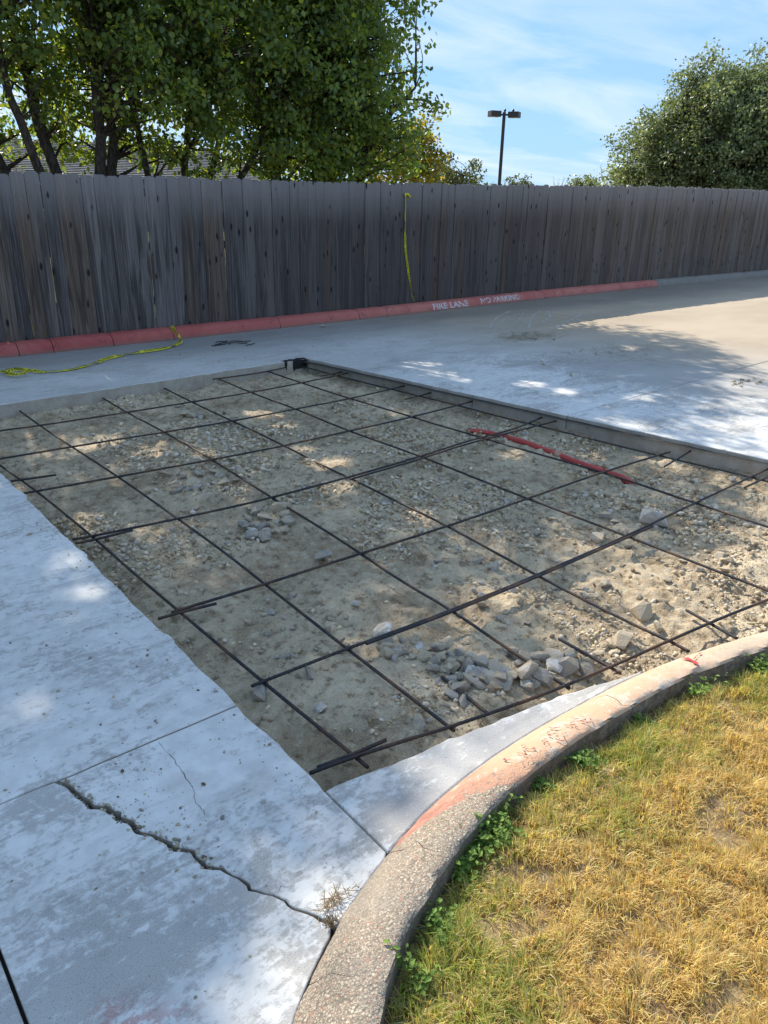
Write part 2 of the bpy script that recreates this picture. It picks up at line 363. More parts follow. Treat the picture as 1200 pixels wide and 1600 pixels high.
def m_bark():
    t = NT('bark'); p = t.pos(scale=(1, 1, .25)); a = t.noise(p, 40, 5, .7)
    return t.done(t.mix(t.ramp(a, .35, .65), (.035, .028, .023), (.11, .092, .078)), .95, t.bump(a, .8, .02), .15)

def m_soil():
    t = NT('lawn_soil'); p = t.pos(); a = t.noise(p, 9, 5, .65); b = t.noise(p, 90, 4, .7)
    col = t.mix(t.ramp(a, .35, .65), (.18, .12, .07), (.36, .26, .14)); col = t.mix(t.math('MULTIPLY', t.ramp(b, .5, .7), .6), col, (.50, .37, .19))
    return t.done(col, 1.0, t.bump(b, .8, .01), .1)

def m_field():
    t = NT('field'); p = t.pos(); a = t.noise(p, .35, 5, .6); b = t.noise(p, 9, 4, .7)
    col = t.mix(t.ramp(a, .35, .65), (.10, .12, .035), (.26, .21, .10)); col = t.mix(t.math('MULTIPLY', t.ramp(b, .5, .7), .4), col, (.07, .08, .03))
    return t.done(col, 1.0, t.bump(b, .6, .05), .1)

M = dict(concrete=m_concrete(), side=m_slab_side(), dirt=m_dirt(), gravel=m_gravel(), rebar=m_rebar(), wood=m_wood(), kred=m_kerb_red(),
         kbare=m_kerb_bare(), kisl=m_island_kerb(), bark=m_bark(), soil=m_soil(), field=m_field(),
         sgrey=m_stone('grey_rubble', (.22, .21, .20), (.46, .44, .41), (.40, .34, .26)),
         stan=m_stone('tan_rubble', (.36, .28, .19), (.58, .49, .36), (.48, .40, .29)),
         swhite=m_stone('pale_rubble', (.62, .60, .57), (.74, .72, .69), (.52, .49, .45)),
         leaf=m_leaf('pear_leaf', .4, .5), oakleaf=m_leaf('oak_leaf', .42, .3, (1.25, 1.35, .55)), grass=m_leaf('grass_blade', .6, .52, (1.14, 1.06, .6)),
         tape=m_simple('yellow_tape', (.62, .56, .015), .4, .4, 0, .3, 40), black=m_simple('black_print', (.012, .012, .012), .6),
         tar=m_simple('tar', (.012, .013, .016), .5, .4, 0, .5, 60), pipe=m_pipe(),
         white=m_simple('white_stencil', (.66, .60, .60), .8, .3, 0, .5, 60), crack=m_simple('crack_dark', (.05, .045, .04), 1.0),  # crack: plain dark tone for hairline cracks and joint grit
         redspray=m_simple('red_spray', (.55, .06, .06), .7, .3, 0, .5, 90), purple=m_simple('old_lettering', (.24, .075, .085), .8, .3, 0, .4, 90),
         bronze=m_simple('bronze_metal', (.05, .038, .032), .5, .5, .3), lens=m_simple('lamp_lens', (.45, .42, .38), .3),
         shingle=m_simple('shingle', (.30, .28, .27), .95, .2, 0, .5, 1.5), siding=m_simple('house_brick', (.33, .25, .19), .9, .2, 0, .3, 3),
         straw=m_simple('dry_straw', (.40, .31, .17), .95, .2, 0, .4, 60), wire=m_simple('tie_wire', (.045, .04, .04), .6, .4, .4))

# ------------------------------------------------------------------ terrain
g = obj('ground', [(-400, -400, -.3), (600, -400, -.3), (600, 600, -.3), (-400, 600, -.3)], [[0, 1, 2, 3]], M['field']); tag(g, kind='structure')

# fence and kerb line: foot of the kerb on the road side
FX = [-6, 2, 5, 8, 11, 15, 20, 32]; FY = [8.36, 8.55, 8.66, 8.80, 9.02, 9.16, 9.18, 9.25]
def kerb_y(x): return np.interp(x, FX, FY)
_fx = np.linspace(-6, 32, 381); _fy = kerb_y(_fx)
_fy = np.convolve(np.pad(_fy, 12, mode='reflect', reflect_type='odd'), np.ones(25)/25, 'valid')
def kerb_y(x): return np.interp(x, _fx, _fy)

# verge of soil and grass behind the kerb, out to the trees
N = 60; xs = np.linspace(-6, 32, N)
v = [(x, kerb_y(x)+.215, .075) for x in xs]+[(x, kerb_y(x)+6, .05) for x in xs]+[(x, kerb_y(x)+60, -.29) for x in xs]
f = [[i, i+1, N+i+1, N+i] for i in range(N-1)]+[[N+i, N+i+1, 2*N+i+1, 2*N+i] for i in range(N-1)]
tag(obj('verge', v, f, M['field']), kind='structure')

# ------------------------------------------------------------------ the dig: outline
def pit_right(y): return 4.53+(6.83-y)*.140
PIT_L = 1.0
FAR_EDGE = [(1.0, 6.56), (4.53, 6.83)]
KF = [(.24, -6), (.24, -.6), (.25, .1), (.30, .55), (.40, .78), (.55, .94), (.74, 1.06), (.85, 1.105), (.98, 1.155), (1.07, 1.185), (1.23, 1.225), (1.44, 1.25), (1.58, 1.257),
      (1.74, 1.26), (1.97, 1.253), (2.16, 1.245), (2.35, 1.22), (2.58, 1.175), (2.92, 1.09), (3.4, .90), (3.95, .58), (4.5, .12), (4.85, -.4), (5.0, -1.2), (5.0, -6)]
KFS = resample(smooth_path(KF, 2), .03)                                             # foot of the island kerb
NEAR_EDGE = [(1.0, 1.462), (1.2, 1.445), (1.45, 1.414), (1.7, 1.375), (1.91, 1.344), (2.12, 1.30), (2.3, 1.255)]

# ---- dirt bed
nx, ny = 345, 505
gx = np.linspace(.86, 5.75, nx); gy = np.linspace(-.45, 6.98, ny); GX, GY = np.meshgrid(gx, gy)
def dirt_h(x, y):
    h = -.138 + .045*fbm(x, y, .8, 3, 3) + .034*fbm(x, y, 3.2, 3, 9) + .022*fbm(x, y, 11, 3, 21) + .016*fbm(x, y, 22, 3, 27) + .024*np.maximum(0, fbm(x, y, 34, 3, 33, .65)) 
    for cx, cy, r, a in [(1.75, 1.72, .38, .03), (2.2, 1.62, .35, .03), (2.1, 4.6, .35, .035), (2.35, 3.35, .3, .035), (2.0, 3.9, .35, .03), (2.3, 5.0, .4, .03), (3.0, 1.75, .4, .03)]:
        h = h + a*np.exp(-((x-cx)**2+(y-cy)**2)/(r*r))
    # soil heaped against and over the buried pipe
    px = 4.355; h = h + .022*np.exp(-((x-px)/.16)**2)*np.clip((y-2.5)*3, 0, 1)*np.clip((4.4-y)*3, 0, 1)
    h = h + .035*np.exp(-np.clip(pit_right(y)-x, 0, 9)/.07)*(.6+1.2*fbm(x, y, 5, 3, 61)) + .03*np.exp(-np.clip(6.55+(x-1)*.0765-y, 0, 9)/.07)*(.6+1.2*fbm(x, y, 5, 3, 62))
    # undercut trench along the left edge
    h = h - .02*np.exp(-((x-1.08)/.08)**2)
    return np.minimum(h, -.078)
GZ = dirt_h(GX, GY)
ii = np.arange(nx*ny).reshape(ny, nx)
q = np.stack([ii[:-1, :-1], ii[:-1, 1:], ii[1:, 1:], ii[1:, :-1]], -1).reshape(-1, 4)
bed = obj('dirt_bed', np.stack([GX, GY, GZ], -1).reshape(-1, 3), q, M['dirt'], None, True); tag(bed, kind='structure')
def dirt_z(x, y):
    return float(dirt_h(np.array([x]), np.array([y]))[0])

# ------------------------------------------------------------------ concrete slabs
pave = empty('concrete_pavement'); tag(pave, kind='structure')
def ragged(a, b, amp, step=.035, seed=0, chips=0.0):
    a = np.array(a, float); b = np.array(b, float); L = np.linalg.norm(b-a); n = max(2, int(L/step)); t = np.linspace(0, 1, n+1)
    nrm = np.array([-(b-a)[1], (b-a)[0]])/L
    w = amp*(fbm(t*L, t*0+seed, 6, 4, seed, .6)*1.6)
    if chips: w = w - chips*np.clip(fbm(t*L, t*0+seed+5, 9, 2, seed+50)-.28, 0, 1)*3
    w[0] = w[-1] = 0
    return [tuple(a+(b-a)*tt+nrm*ww) for tt, ww in zip(t, w)]
def slab(poly, z=0.0, th=.19, bev=.006, label=None, gap=.004):
    # clean, shrink by half a joint, extrude and soften the top edge
    P = [poly[0]]
    for p in poly[1:]:
        if math.hypot(p[0]-P[-1][0], p[1]-P[-1][1]) > 1e-3: P.append(p)
    if math.hypot(P[0][0]-P[-1][0], P[0][1]-P[-1][1]) < 1e-3: P.pop()
    A = np.array(P, float)
    if 0.5*np.sum(A[:, 0]*np.roll(A[:, 1], -1)-np.roll(A[:, 0], -1)*A[:, 1]) < 0: A = A[::-1]
    e1 = A-np.roll(A, 1, 0); e2 = np.roll(A, -1, 0)-A
    e1 /= np.linalg.norm(e1, axis=1)[:, None]; e2 /= np.linalg.norm(e2, axis=1)[:, None]
    nn = np.stack([-(e1+e2)[:, 1], (e1+e2)[:, 0]], 1); nn /= np.linalg.norm(nn, axis=1)[:, None]+1e-9
    k = 1/np.clip((nn*np.stack([-e1[:, 1], e1[:, 0]], 1)).sum(1), .45, 1)
    def ins(d): return A+nn*(d*k)[:, None]
    n = len(A); V = []
    for pts, zz in ((ins(gap+bev), z), (ins(gap+bev*.35), z-bev*.3), (ins(gap), z-bev), (ins(gap), z-th)): V += [(p[0], p[1], zz) for p in pts]
    F = [list(range(n))]+[[r*n+i, (r+1)*n+i, (r+1)*n+(i+1) % n, r*n+(i+1) % n] for r in range(3) for i in range(n)]
    o = obj('slab', V, F, M['concrete'], pave); o.data.materials.append(M['side'])
    mi = np.zeros(len(o.data.polygons), np.int32); mi[1+2*n:] = 1; o.data.polygons.foreach_set('material_index', mi)
    if label: o['label'] = label
    return o
def kf_between(x0, x1, off=.0):
    return [(p[0], p[1]+off) for p in KFS if x0 <= p[0] <= x1 and p[1] > .2]
CR = [(.40, 1.97), (.435, 1.88), (.46, 1.81), (.505, 1.70), (.53, 1.61), (.575, 1.51), (.59, 1.47), (.63, 1.39), (.66, 1.30), (.69, 1.23), (.735, 1.12), (.755, 1.075)]
crack = resample(CR, .018); cj = .011*fbm(crack[:, 0]*3, crack[:, 1], 14, 4, 77, .65)*2
crack[:, 0] += cj; wid = np.clip(.004+.020*np.clip(fbm(crack[:, 1], crack[:, 0]*0, 5, 3, 5)+.05, 0, 1)*2.0, .0015, .024)*1.5
wid *= np.interp(crack[:, 1], [1.07, 1.14, 1.25, 1.30, 1.36, 1.42, 1.47, 1.52, 1.60, 1.72, 1.85, 1.97], [1.6, .5, .15, 1.0, .3, 1.9, .7, 2.2, 1.2, 2.6, 2.3, 1.4])
cl = [(p[0]-w*.5, p[1]-w*.2) for p, w in zip(crack, wid)]; cr = [(p[0]+w*.5, p[1]+w*.2) for p, w in zip(crack, wid)]
J1L = ragged((.125, 1.97), (.40, 1.97), .003, seed=2); J1R = ragged((.40, 1.97), (1.0, 1.97), .003, seed=3)
PL1 = ragged((1.0, 1.97), (1.0, 6.56), .006, seed=11, chips=.012)
slab([(.125, 1.97)]+J1L+J1R+PL1+[(1.0, 6.58), (.125, 6.5)], label='long pale slab along the left side of the dig')
PL2 = ragged((1.0, 1.97), (1.0, 1.462), .012, seed=12, chips=.03)
slab([(.42, 1.97)]+J1R[1:]+PL2+[(1.0, 1.17)]+kf_between(.76, .995)[::-1]+cr[::-1], z=-.003, gap=.0025, bev=.004, label='cracked slab corner beside the near corner of the dig')
slab([(.125, 1.97)]+J1L[:-1]+cl+kf_between(.25, .75)[::-1]+[(.25, .1), (.24, -6), (.125, -6)], gap=.0025, bev=.004, label='slab smeared with pale slurry left of the jagged crack')
slab([(.125, 1.97), (.125, -6), (-12, -6), (-12, 1.97)], gap=.006)
slab([(.125, 1.97), (.125, 6.5), (-4.5, 6.1), (-4.5, 1.97)], gap=.005)
apr = ragged(NEAR_EDGE[0], NEAR_EDGE[2], .012, seed=31)+ragged(NEAR_EDGE[2], NEAR_EDGE[4], .014, seed=32)[1:]+ragged(NEAR_EDGE[4], NEAR_EDGE[6], .012, seed=33)[1:]
slab([(1.0, 1.17)]+apr+kf_between(1.005, 2.27)[::-1], z=-.004, gap=.003, bev=.008, label='narrow pale apron between the dig and the island kerb')
def jx(y): return 7.3+(7.2-y)*.122
def j2(x): return 3.74+(x-5.15)*.048
def j3(x): return 4.68+(x-5.0)*.066
kl = [(x, kerb_y(x)) for x in np.linspace(-12, 32, 221)]
def kseg(x0, x1): return [(x0, float(kerb_y(x0)))]+[p for p in kl if x0 < p[0] < x1]+[(x1, float(kerb_y(x1)))]
far = ragged(FAR_EDGE[0], FAR_EDGE[1], .014, seed=41, chips=.02)
rt = ragged((4.53, 6.83), (pit_right(j3(4.83)), j3(4.83)), .008, seed=42)
rt2 = ragged(rt[-1], (pit_right(j2(4.96)), j2(4.96)), .008, seed=43)
rt3 = ragged(rt2[-1], (pit_right(.9), .9), .008, seed=44); rt4 = ragged(rt3[-1], (pit_right(-1.2), -1.2), .008, seed=45)
x3 = jx(j3(7.6)); x2 = jx(j2(7.7)); xt = jx(8.77)
slab([(.125, 6.5)]+far+rt[1:]+[(x3, j3(x3))]+[(xt, float(kerb_y(xt)))]+kseg(-1.2, xt)[::-1]+[(-1.2, 6.4)], label='slab between the dig and the red kerb')
slab([(-1.2, 6.4), (-1.2, float(kerb_y(-1.2)))]+kseg(-6, -1.2)[::-1]+[(-12, 8.3), (-12, 6.0)])
slab([(-4.5, 1.97), (-4.5, 6.1), (-12, 6.0), (-12, 1.97)])
slab(rt2+[(x2, j2(x2)), (x3, j3(x3))], label='short slab right of the dig between two joints')
slab(rt3+rt4[1:]+[(pit_right(-1.2), -6), (jx(-6), -6), (x2, j2(x2))], label='slab along the near right side of the dig')
XS = [13.2, 19.6, 26.0, 32.0]; xa_t, xa_2, xa_b = xt, x2, jx(-6)
for xb in XS:
    slab([(xa_2, j2(xa_2)), (xb, j2(xb)), (xb, float(kerb_y(xb)))]+kseg(xa_t, xb)[::-1]+([(x3, j3(x3))] if xa_t == xt else []))
    slab([(xa_b, -6), (xb, -6), (xb, j2(xb)), (xa_2, j2(xa_2))]); xa_t = xa_2 = xa_b = xb
# packed grit lying in the joints and under the crack
tag(obj('joint_grit', [(-12, -6, -.03), (.9, -6, -.03), (.9, 6.5, -.03), (-12, 6.5, -.03), (-12, 6.62, -.03), (4.45, 6.93, -.03), (5.02, 3.0, -.03), (5.8, -1.2, -.03), (5.8, -6, -.03), (32, -6, -.03), (32, 9.2, -.03), (11, 9.0, -.03), (5, 8.6, -.03), (-6, 8.3, -.03), (-12, 8.3, -.03)],
    [[0, 1, 2, 3], [4, 5, 12, 13, 14], [5, 6, 11, 12], [6, 7, 8, 9, 10, 11]], M['crack'], pave))

# hairline cracks drawn into the slab tops as shallow dark fissures
def fissure(pts, w, parent, seed, z=.0006, m='crack', name='hairline_crack'):
    P = resample(pts, .012); j = .012*fbm(P[:, 0]*20, P[:, 1]*20, 1.0, 4, seed, .6); P[:, 0] += j; P[:, 1] += np.roll(j, 3)*.7
    T = np.gradient(P, axis=0); T /= np.linalg.norm(T, axis=1)[:, None]; Nn = np.stack([-T[:, 1], T[:, 0]], 1)
    ww = w*np.clip(.6+1.5*fbm(P[:, 0], P[:, 1], 30, 2, seed+9), .15, 1.6); ww[0] = ww[-1] = w*.1; n = len(P)
    V = [(p[0]+q[0]*a, p[1]+q[1]*a, z) for p, q, a in zip(P, Nn, ww)]+[(p[0]-q[0]*a, p[1]-q[1]*a, z) for p, q, a in zip(P, Nn, ww)]
    return obj(name, V, [[i, n+i, n+i+1, i+1] for i in range(n-1)], M[m], parent)
fissure([(.71, 1.955), (.715, 1.86), (.705, 1.76), (.69, 1.63), (.68, 1.58)], .0008, pave, 4, z=-.0022)
fissure([(.70, 1.235), (.72, 1.25), (.745, 1.23)], .0010, pave, 24, z=-.0022)
fissure([(4.9, 4.9), (5.2, 4.62)], .003, pave, 34)

# ------------------------------------------------------------------ kerbs
PROF = [(.0, -.02), (.0, .004), (.008, .035), (.018, .066), (.032, .092), (.055, .112), (.085, .122), (.13, .127), (.18, .127), (.198, .122), (.204, .108), (.206, -.02)]
def prof_at(s):
    P = np.array(PROF[1:9]); d = np.r_[0, np.cumsum(np.linalg.norm(np.diff(P, axis=0), axis=1))]
    return np.interp(s, d, P[:, 0]), np.interp(s, d, P[:, 1])
def sweep_kerb(name, path, m, parent, prof=PROF, bury=0.0, seed=0, rough=.002, back=1, jag=None):
    P = np.asarray(path, float); T = np.gradient(P, axis=0); T /= np.linalg.norm(T, axis=1)[:, None]
    Nn = np.stack([-T[:, 1], T[:, 0]], 1)*back; n = len(P); k = len(prof); V = []
    for i in range(n):
        sh = (.012 if not jag else .003) if i in (0, n-1) else 0.0                                         # rounded arrises at each end
        for a, (d, z) in enumerate(prof):
            e = rough*2*fbm(P[i, 0]*7+a*.35, P[i, 1]*7, 2.0, 3, seed)
            dd = d+e; zz = (z+e*.7 if z > 0 else z-bury)-(sh if z > .06 else 0)*.6
            if sh and d < .06: dd += sh*.4
            js = 0.0
            if jag: js = sum(float(fbm(a*.9, j*3.7, .8, 3, 300))*.05*max(0, 1-k_/6) for j, k_ in ((jag[0], i), (jag[1], n-1-i)))
            V.append((P[i, 0]+Nn[i, 0]*dd+T[i, 0]*js, P[i, 1]+Nn[i, 1]*dd+T[i, 1]*js, zz))
    F = [[i*k+a, i*k+a+1, (i+1)*k+a+1, (i+1)*k+a] if back < 0 else [i*k+a, (i+1)*k+a, (i+1)*k+a+1, i*k+a+1] for i in range(n-1) for a in range(k-1)]
    F.append(list(range(k))); F.append([(n-1)*k+a for a in range(k)][::-1])
    o = obj(name, V, F, m, parent, True); vcol(o.data, np.tile(np.array([(d*4, 0, 0) for d, _ in prof]), (n, 1))); o.data.set_sharp_from_angle(angle=R(38)); return o
fk = empty('fence_kerb', (0, 0, 0)); tag(fk, kind='structure')
cuts = [-6, -2.6, .6, 2.12, 2.47, 3.13, 3.86, 5.36, 6.70, 7.22, 11.0, 14.72]
for i, (a, b) in enumerate(zip(cuts[:-1], cuts[1:])):
    xs = np.linspace(a+.004, b-.004, max(6, int((b-a)/.06))); o = sweep_kerb('kerb_section', np.stack([xs, kerb_y(xs)], 1), M['kred'], fk, seed=i, rough=.003)
for i, (a, b) in enumerate([(14.72, 18.5), (18.5, 25), (25, 32)]):
    xs = np.linspace(a+.004, b-.004, 40); o = sweep_kerb('kerb_section', np.stack([xs, kerb_y(xs)], 1), M['kbare'], fk, seed=40+i, rough=.004)
    if i == 0: o['label'] = 'bare grey kerb where the red paint ends'
# stencilled lettering wrapped on the kerb face
def text_mesh(s):
    c = bpy.data.curves.new('txt', 'FONT'); c.body = s; c.size = 1.0; c.resolution_u = 3; c.offset = .022
    o = bpy.data.objects.new('txt', c); C.objects.link(o)
    dg = bpy.context.evaluated_depsgraph_get(); me = bpy.data.meshes.new_from_object(o.evaluated_get(dg))
    bm = bmesh.new(); bm.from_mesh(me); bmesh.ops.triangulate(bm, faces=bm.faces)
    for _ in range(2):
        bmesh.ops.subdivide_edges(bm, edges=[e for e in bm.edges if e.calc_length() > .12], cuts=1); bmesh.ops.triangulate(bm, faces=bm.faces)
    bm.verts.ensure_lookup_table(); v = np.array([w.co[:] for w in bm.verts]); f = [[w.index for w in q.verts] for q in bm.faces]; bm.free()
    bpy.data.objects.remove(o); bpy.data.curves.remove(c); bpy.data.meshes.remove(me)
    v[:, 0] -= v[:, 0].min(); v[:, 1] -= v[:, 1].min()
    return v, f
def kerb_text(s, x0, x1, s0, s1):
    v, f = text_mesh(s); W = v[:, 0].max(); H = v[:, 1].max(); out = []
    for x, y, _ in v:
        X = x0+(x1-x0)*x/W; d, z = prof_at(s0+(s1-s0)*y/H); d2, z2 = prof_at(s0+(s1-s0)*y/H+.004)
        t = np.array([d2-d, z2-z]); t /= np.linalg.norm(t)+1e-9
        d += -t[1]*.0035; z += t[0]*.0035
        out.append((X, float(kerb_y(X))+d, z))
    # wear: drop some of the small faces
    ce = np.array([np.mean([v[i] for i in q], 0) for q in f]); keep = fbm(ce[:, 0], ce[:, 1], 2.2, 3, len(s)) > -.30
    return obj('lettering', out, [q for q, k in zip(f, keep) if k], M['white'], fk)
def kx(px, py): return float(ground(px, py, .06)[0])
kerb_text('FIRE LANE', kx(682, 481), kx(731, 474), .018, .112); kerb_text('NO PARKING', kx(752, 472), kx(802, 464), .03, .125)

isl = empty('island_kerb'); tag(isl, kind='structure')
IPROF = [(.0, -.02), (.0, .002), (.022, .028), (.05, .056), (.08, .080), (.108, .094), (.135, .102), (.165, .106), (.178, .102), (.184, .094), (.187, -.02)]
_d = np.r_[0, np.cumsum(np.linalg.norm(np.diff(KFS, axis=0), axis=1))]
def ks(x): 
    i = [j for j in range(len(KFS)) if KFS[j, 1] > .2]; return float(np.interp(x, KFS[i, 0], _d[i]))
kc = [0, 5.0, ks(.62), ks(1.0), ks(1.93), ks(2.95), ks(3.9), _d[-1]]
for i, (a, b) in enumerate(zip(kc[:-1], kc[1:])):
    s = np.linspace(a+.0015, b-.0015, max(6, int((b-a)/.02))); P = np.stack([np.interp(s, _d, KFS[:, 0]), np.interp(s, _d, KFS[:, 1])], 1)
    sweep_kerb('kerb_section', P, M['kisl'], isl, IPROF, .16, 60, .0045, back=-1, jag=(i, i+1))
# remains of old lettering and a red spray mark on the island kerb
def ipoint(x, u):
    s = ks(x); p = np.array([np.interp(s, _d, KFS[:, 0]), np.interp(s, _d, KFS[:, 1])]); q = np.array([np.interp(s+.01, _d, KFS[:, 0]), np.interp(s+.01, _d, KFS[:, 1])])
    t = (q-p)/np.linalg.norm(q-p); n = np.array([t[1], -t[0]])
    d = u; z = np.interp(d, [a for a, _ in IPROF[1:]], [b for _, b in IPROF[1:]])
    e = p+n*d; return (e[0], e[1], z+.0075)
def stroke(pts, w, m, parent, name, seed):
    P = resample(pts, .006); n = len(P); r = np.random.default_rng(seed); T = np.gradient(P, axis=0); T /= np.linalg.norm(T, axis=1)[:, None]+1e-9
    ww = w*(.5+.9*r.random(n)); V = []
    for s in (1, -1):
        for p, t, a in zip(P, T, ww): V.append(ipoint(p[0]-s*t[1]*a, p[1]+s*t[0]*a))
    F = [[i, n+i, n+i+1, i+1] for i in range(n-1) if r.random() > .22]
    return obj(name, V, F, M[m], parent)
k = 0
for x0 in np.linspace(1.42, 1.74, 8):
    for rep in range(3):
        a0 = random.uniform(0, 6.28); rr = random.uniform(.008, .016); cx = x0+random.uniform(-.012, .012); cy = .125+random.uniform(-.028, .028)
        pts = [(cx+rr*math.cos(a0+t), cy+rr*1.3*math.sin(a0+t)) for t in np.linspace(0, random.uniform(1.5, 3.6), 9)]
        stroke(pts, .0016, 'purple', isl, 'lettering', k); k += 1
stroke([(2.355, .08), (2.335, .16)], .006, 'redspray', isl, 'spray_mark', 91); stroke([(2.32, .095), (2.37, .10)], .004, 'redspray', isl, 'spray_mark', 92)
stroke([(2.36, .125), (2.43, .10)], .0025, 'redspray', isl, 'spray_mark', 93)
def ifiss(pts, w, seed):
    P = resample(pts, .006); r = np.random.default_rng(seed); P = P+r.normal(0, .0022, P.shape); n = len(P); V = []
    for s in (1, -1):
        for p in P: V.append(ipoint(p[0]+s*w*(.4+r.random()), p[1]))
    obj('crack', V, [[i, n+i, n+i+1, i+1] for i in range(n-1)], M['crack'], isl)
if 0: ifiss([(1.0, .0), (1.012, .06), (1.0, .10), (1.03, .15), (1.045, .207)], .0025, 3)
if 0: ifiss([(1.92, .13), (1.935, .17), (1.93, .209)], .0025, 4)

# ------------------------------------------------------------------ fence
fence = empty('wooden_fence', (2, 8.8, 0)); tag(fence, 'tall weathered grey wooden picket fence with dog-eared tops behind the red kerb', 'fence')
FO = Vector((2, 8.8, 0))
def fence_y(x): return kerb_y(x)+.245
TOPX = [-6, 2.3, 7.1, 10.8, 14.8, 18, 32]; TOPZ = [1.745, 1.752, 1.775, 1.83, 1.90, 1.92, 1.95]
def fence_top(x): return float(np.interp(x, TOPX, TOPZ))
def picket_mesh(seed):
    r = random.Random(seed); h = 1.70; w = .068; d = .028; th = .016; n = 9; pts = []
    zs = np.linspace(0, h-d, n); bow = r.uniform(-.004, .004); edge = [r.uniform(-.0012, .0012) for _ in zs]; edge2 = [r.uniform(-.0012, .0012) for _ in zs]
    L = [(-w+e, z) for e, z in zip(edge, zs)]; Rr = [(w+e, z) for e, z in zip(edge2, zs)]
    T = [(-w+d*.45, h-d*.35), (-w+d*.9, h), (w-d*.9, h), (w-d*.45, h-d*.35)]
    V = []; 
    def y(z): return bow*math.sin(math.pi*z/h)+.002*math.sin(5*z+seed)
    for yy in (-th/2, th/2):
        for (x, z) in L+T[:2]: V.append((x, yy+y(z), z))
        for (x, z) in Rr+T[:1:-1]: V.append((x, yy+y(z), z))
    k = n+2; F = []
    for i in range(k-1):
        F.append([i, k+i, k+i+1, i+1]); b = 2*k; F.append([b+i, b+i+1, b+k+i+1, b+k+i])
        F.append([i, i+1, b+i+1, b+i]); F.append([k+i, b+k+i, b+k+i+1, k+i+1])
    F.append([k-1, 2*k-1, 4*k-1, 3*k-1]); F.append([0, 2*k, 3*k, k])
    return mesh('picket', V, F, M['wood'])
pms = [picket_mesh(i) for i in range(14)]
x = -5.6; i = 0
while x < 30:
    w = random.uniform(.134, .1405); gap = random.choice([.001, .0015, .003, .004, .005]) if x < 5.2 else random.choice([.0006, .0008, .001, .002, .004])
    cx = x+w/2; o = link('picket', random.choice(pms), fence); zb = .10+random.uniform(0, .014)
    zt = fence_top(cx)+random.gauss(0, .009)
    o.location = (cx-FO.x, float(fence_y(cx))-FO.y+random.uniform(-.004, .004), zb)
    ang = math.atan2(float(fence_y(cx+.3)-fence_y(cx-.3)), .6)
    o.rotation_euler = (random.uniform(-.004, .004), random.gauss(0, .0016), ang+random.uniform(-.008, .008))
    o.scale = (w/.136*random.choice([1, 1, -1]), 1, (zt-zb)/1.70); x += w+gap; i += 1
# back rails and posts
for z in (.38, .98, 1.55):
    for a in np.arange(-5.6, 29.5, 2.4):
        b = min(a+2.4, 30); ya, yb = float(fence_y(a))+.032-FO.y, float(fence_y(b))+.032-FO.y
        v = [(a-FO.x, ya-.019, z), (b-FO.x, yb-.019, z), (b-FO.x, yb+.019, z), (a-FO.x, ya+.019, z)]; v += [(p[0], p[1], z+.089) for p in v]
        obj('rail', v, [[3, 2, 1, 0], [4, 5, 6, 7], [0, 1, 5, 4], [1, 2, 6, 5], [2, 3, 7, 6], [3, 0, 4, 7]], M['wood'], fence)
for a in np.arange(-5.6, 30.5, 2.4):
    y0 = float(fence_y(a))+.10-FO.y; obj('post', *box(a-FO.x-.045, a-FO.x+.045, y0-.045, y0+.045, -.05, 1.62), M['wood'], fence)

# ------------------------------------------------------------------ reinforcing bars
def bar_verts(path, r=.0064, ribs=True, near=True):
    P = resample(smooth_path(path, 2), .011 if near else .05); n = len(P)
    rad = np.full(n, r)
    if near: rad = r*(1+.13*(np.arange(n) % 2))
    return tube(P, rad, 7 if near else 6)
ZB, ZA = -.062, -.076
def up_path(pts, z):
    out = []
    for p in pts:
        zz = z if len(p) == 2 else p[2]; out.append(ground(p[0], p[1], zz))
    return out
A_BARS = [
 [(-70, 677), (0, 727), (57, 767), (143, 837), (200, 888), (277, 953), (410, 1065), (548, 1177), (575, 1199)],
 [(8, 625), (62, 665), (115, 700), (185, 745), (280, 812), (347, 860), (413, 912), (540, 1012), (600, 1058), (710, 1142)],
 [(140, 609), (195, 643), (257, 675), (333, 719), (425, 778), (523, 838), (565, 866), (630, 910), (704, 952), (780, 1005), (890, 1076)],
 [(238, 597), (297, 627), (350, 652), (400, 675, -.09), (443, 696, -.09), (520, 735, -.10), (547, 747, -.085), (613, 780), (700, 822), (840, 900), (977, 970), (1047, 1002), (1077, 1018)],
 [(323, 584), (400, 617), (460, 638), (543, 673), (658, 713), (800, 770), (978, 837), (1140, 900), (1200, 923), (1290, 958)],
 [(400, 574), (470, 598), (547, 623), (633, 648), (677, 662), (733, 678), (800, 698), (943, 738), (1083, 785), (1200, 823), (1300, 858)],
 [(462, 570), (527, 587), (610, 608), (710, 632), (800, 656), (840, 665), (1020, 710), (1173, 745), (1200, 753), (1320, 783)]]
B_BARS = [
 [(-90, 652), (0, 638), (147, 614), (247, 602), (337, 592), (400, 584), (457, 572)],
 [(-90, 686), (0, 673), (62, 665), (195, 645), (300, 628), (400, 612), (468, 599), (553, 581)],
 [(-90, 732), (0, 717), (113, 698), (257, 675), (353, 660), (462, 639), (547, 623), (632, 603)],
 [(37, 771), (183, 745), (333, 718), (400, 705), (447, 696), (547, 673), (643, 652), (738, 627)],
 [(113, 843), (143, 838), (280, 810), (400, 784), (547, 745), (658, 713), (733, 688), (800, 672), (847, 652)],
 [(268, 957), (280, 953), (413, 913), (563, 865), (700, 822), (822, 780), (943, 737), (1047, 706)],
 [(393, 1072), (410, 1065), (543, 1013), (600, 993), (704, 954), (838, 899), (980, 837), (1083, 787), (1200, 733), (1300, 684)],
 [(484, 1208), (548, 1184), (657, 1149), (700, 1137), (885, 1073), (1110, 972), (1200, 937), (1310, 893)]]
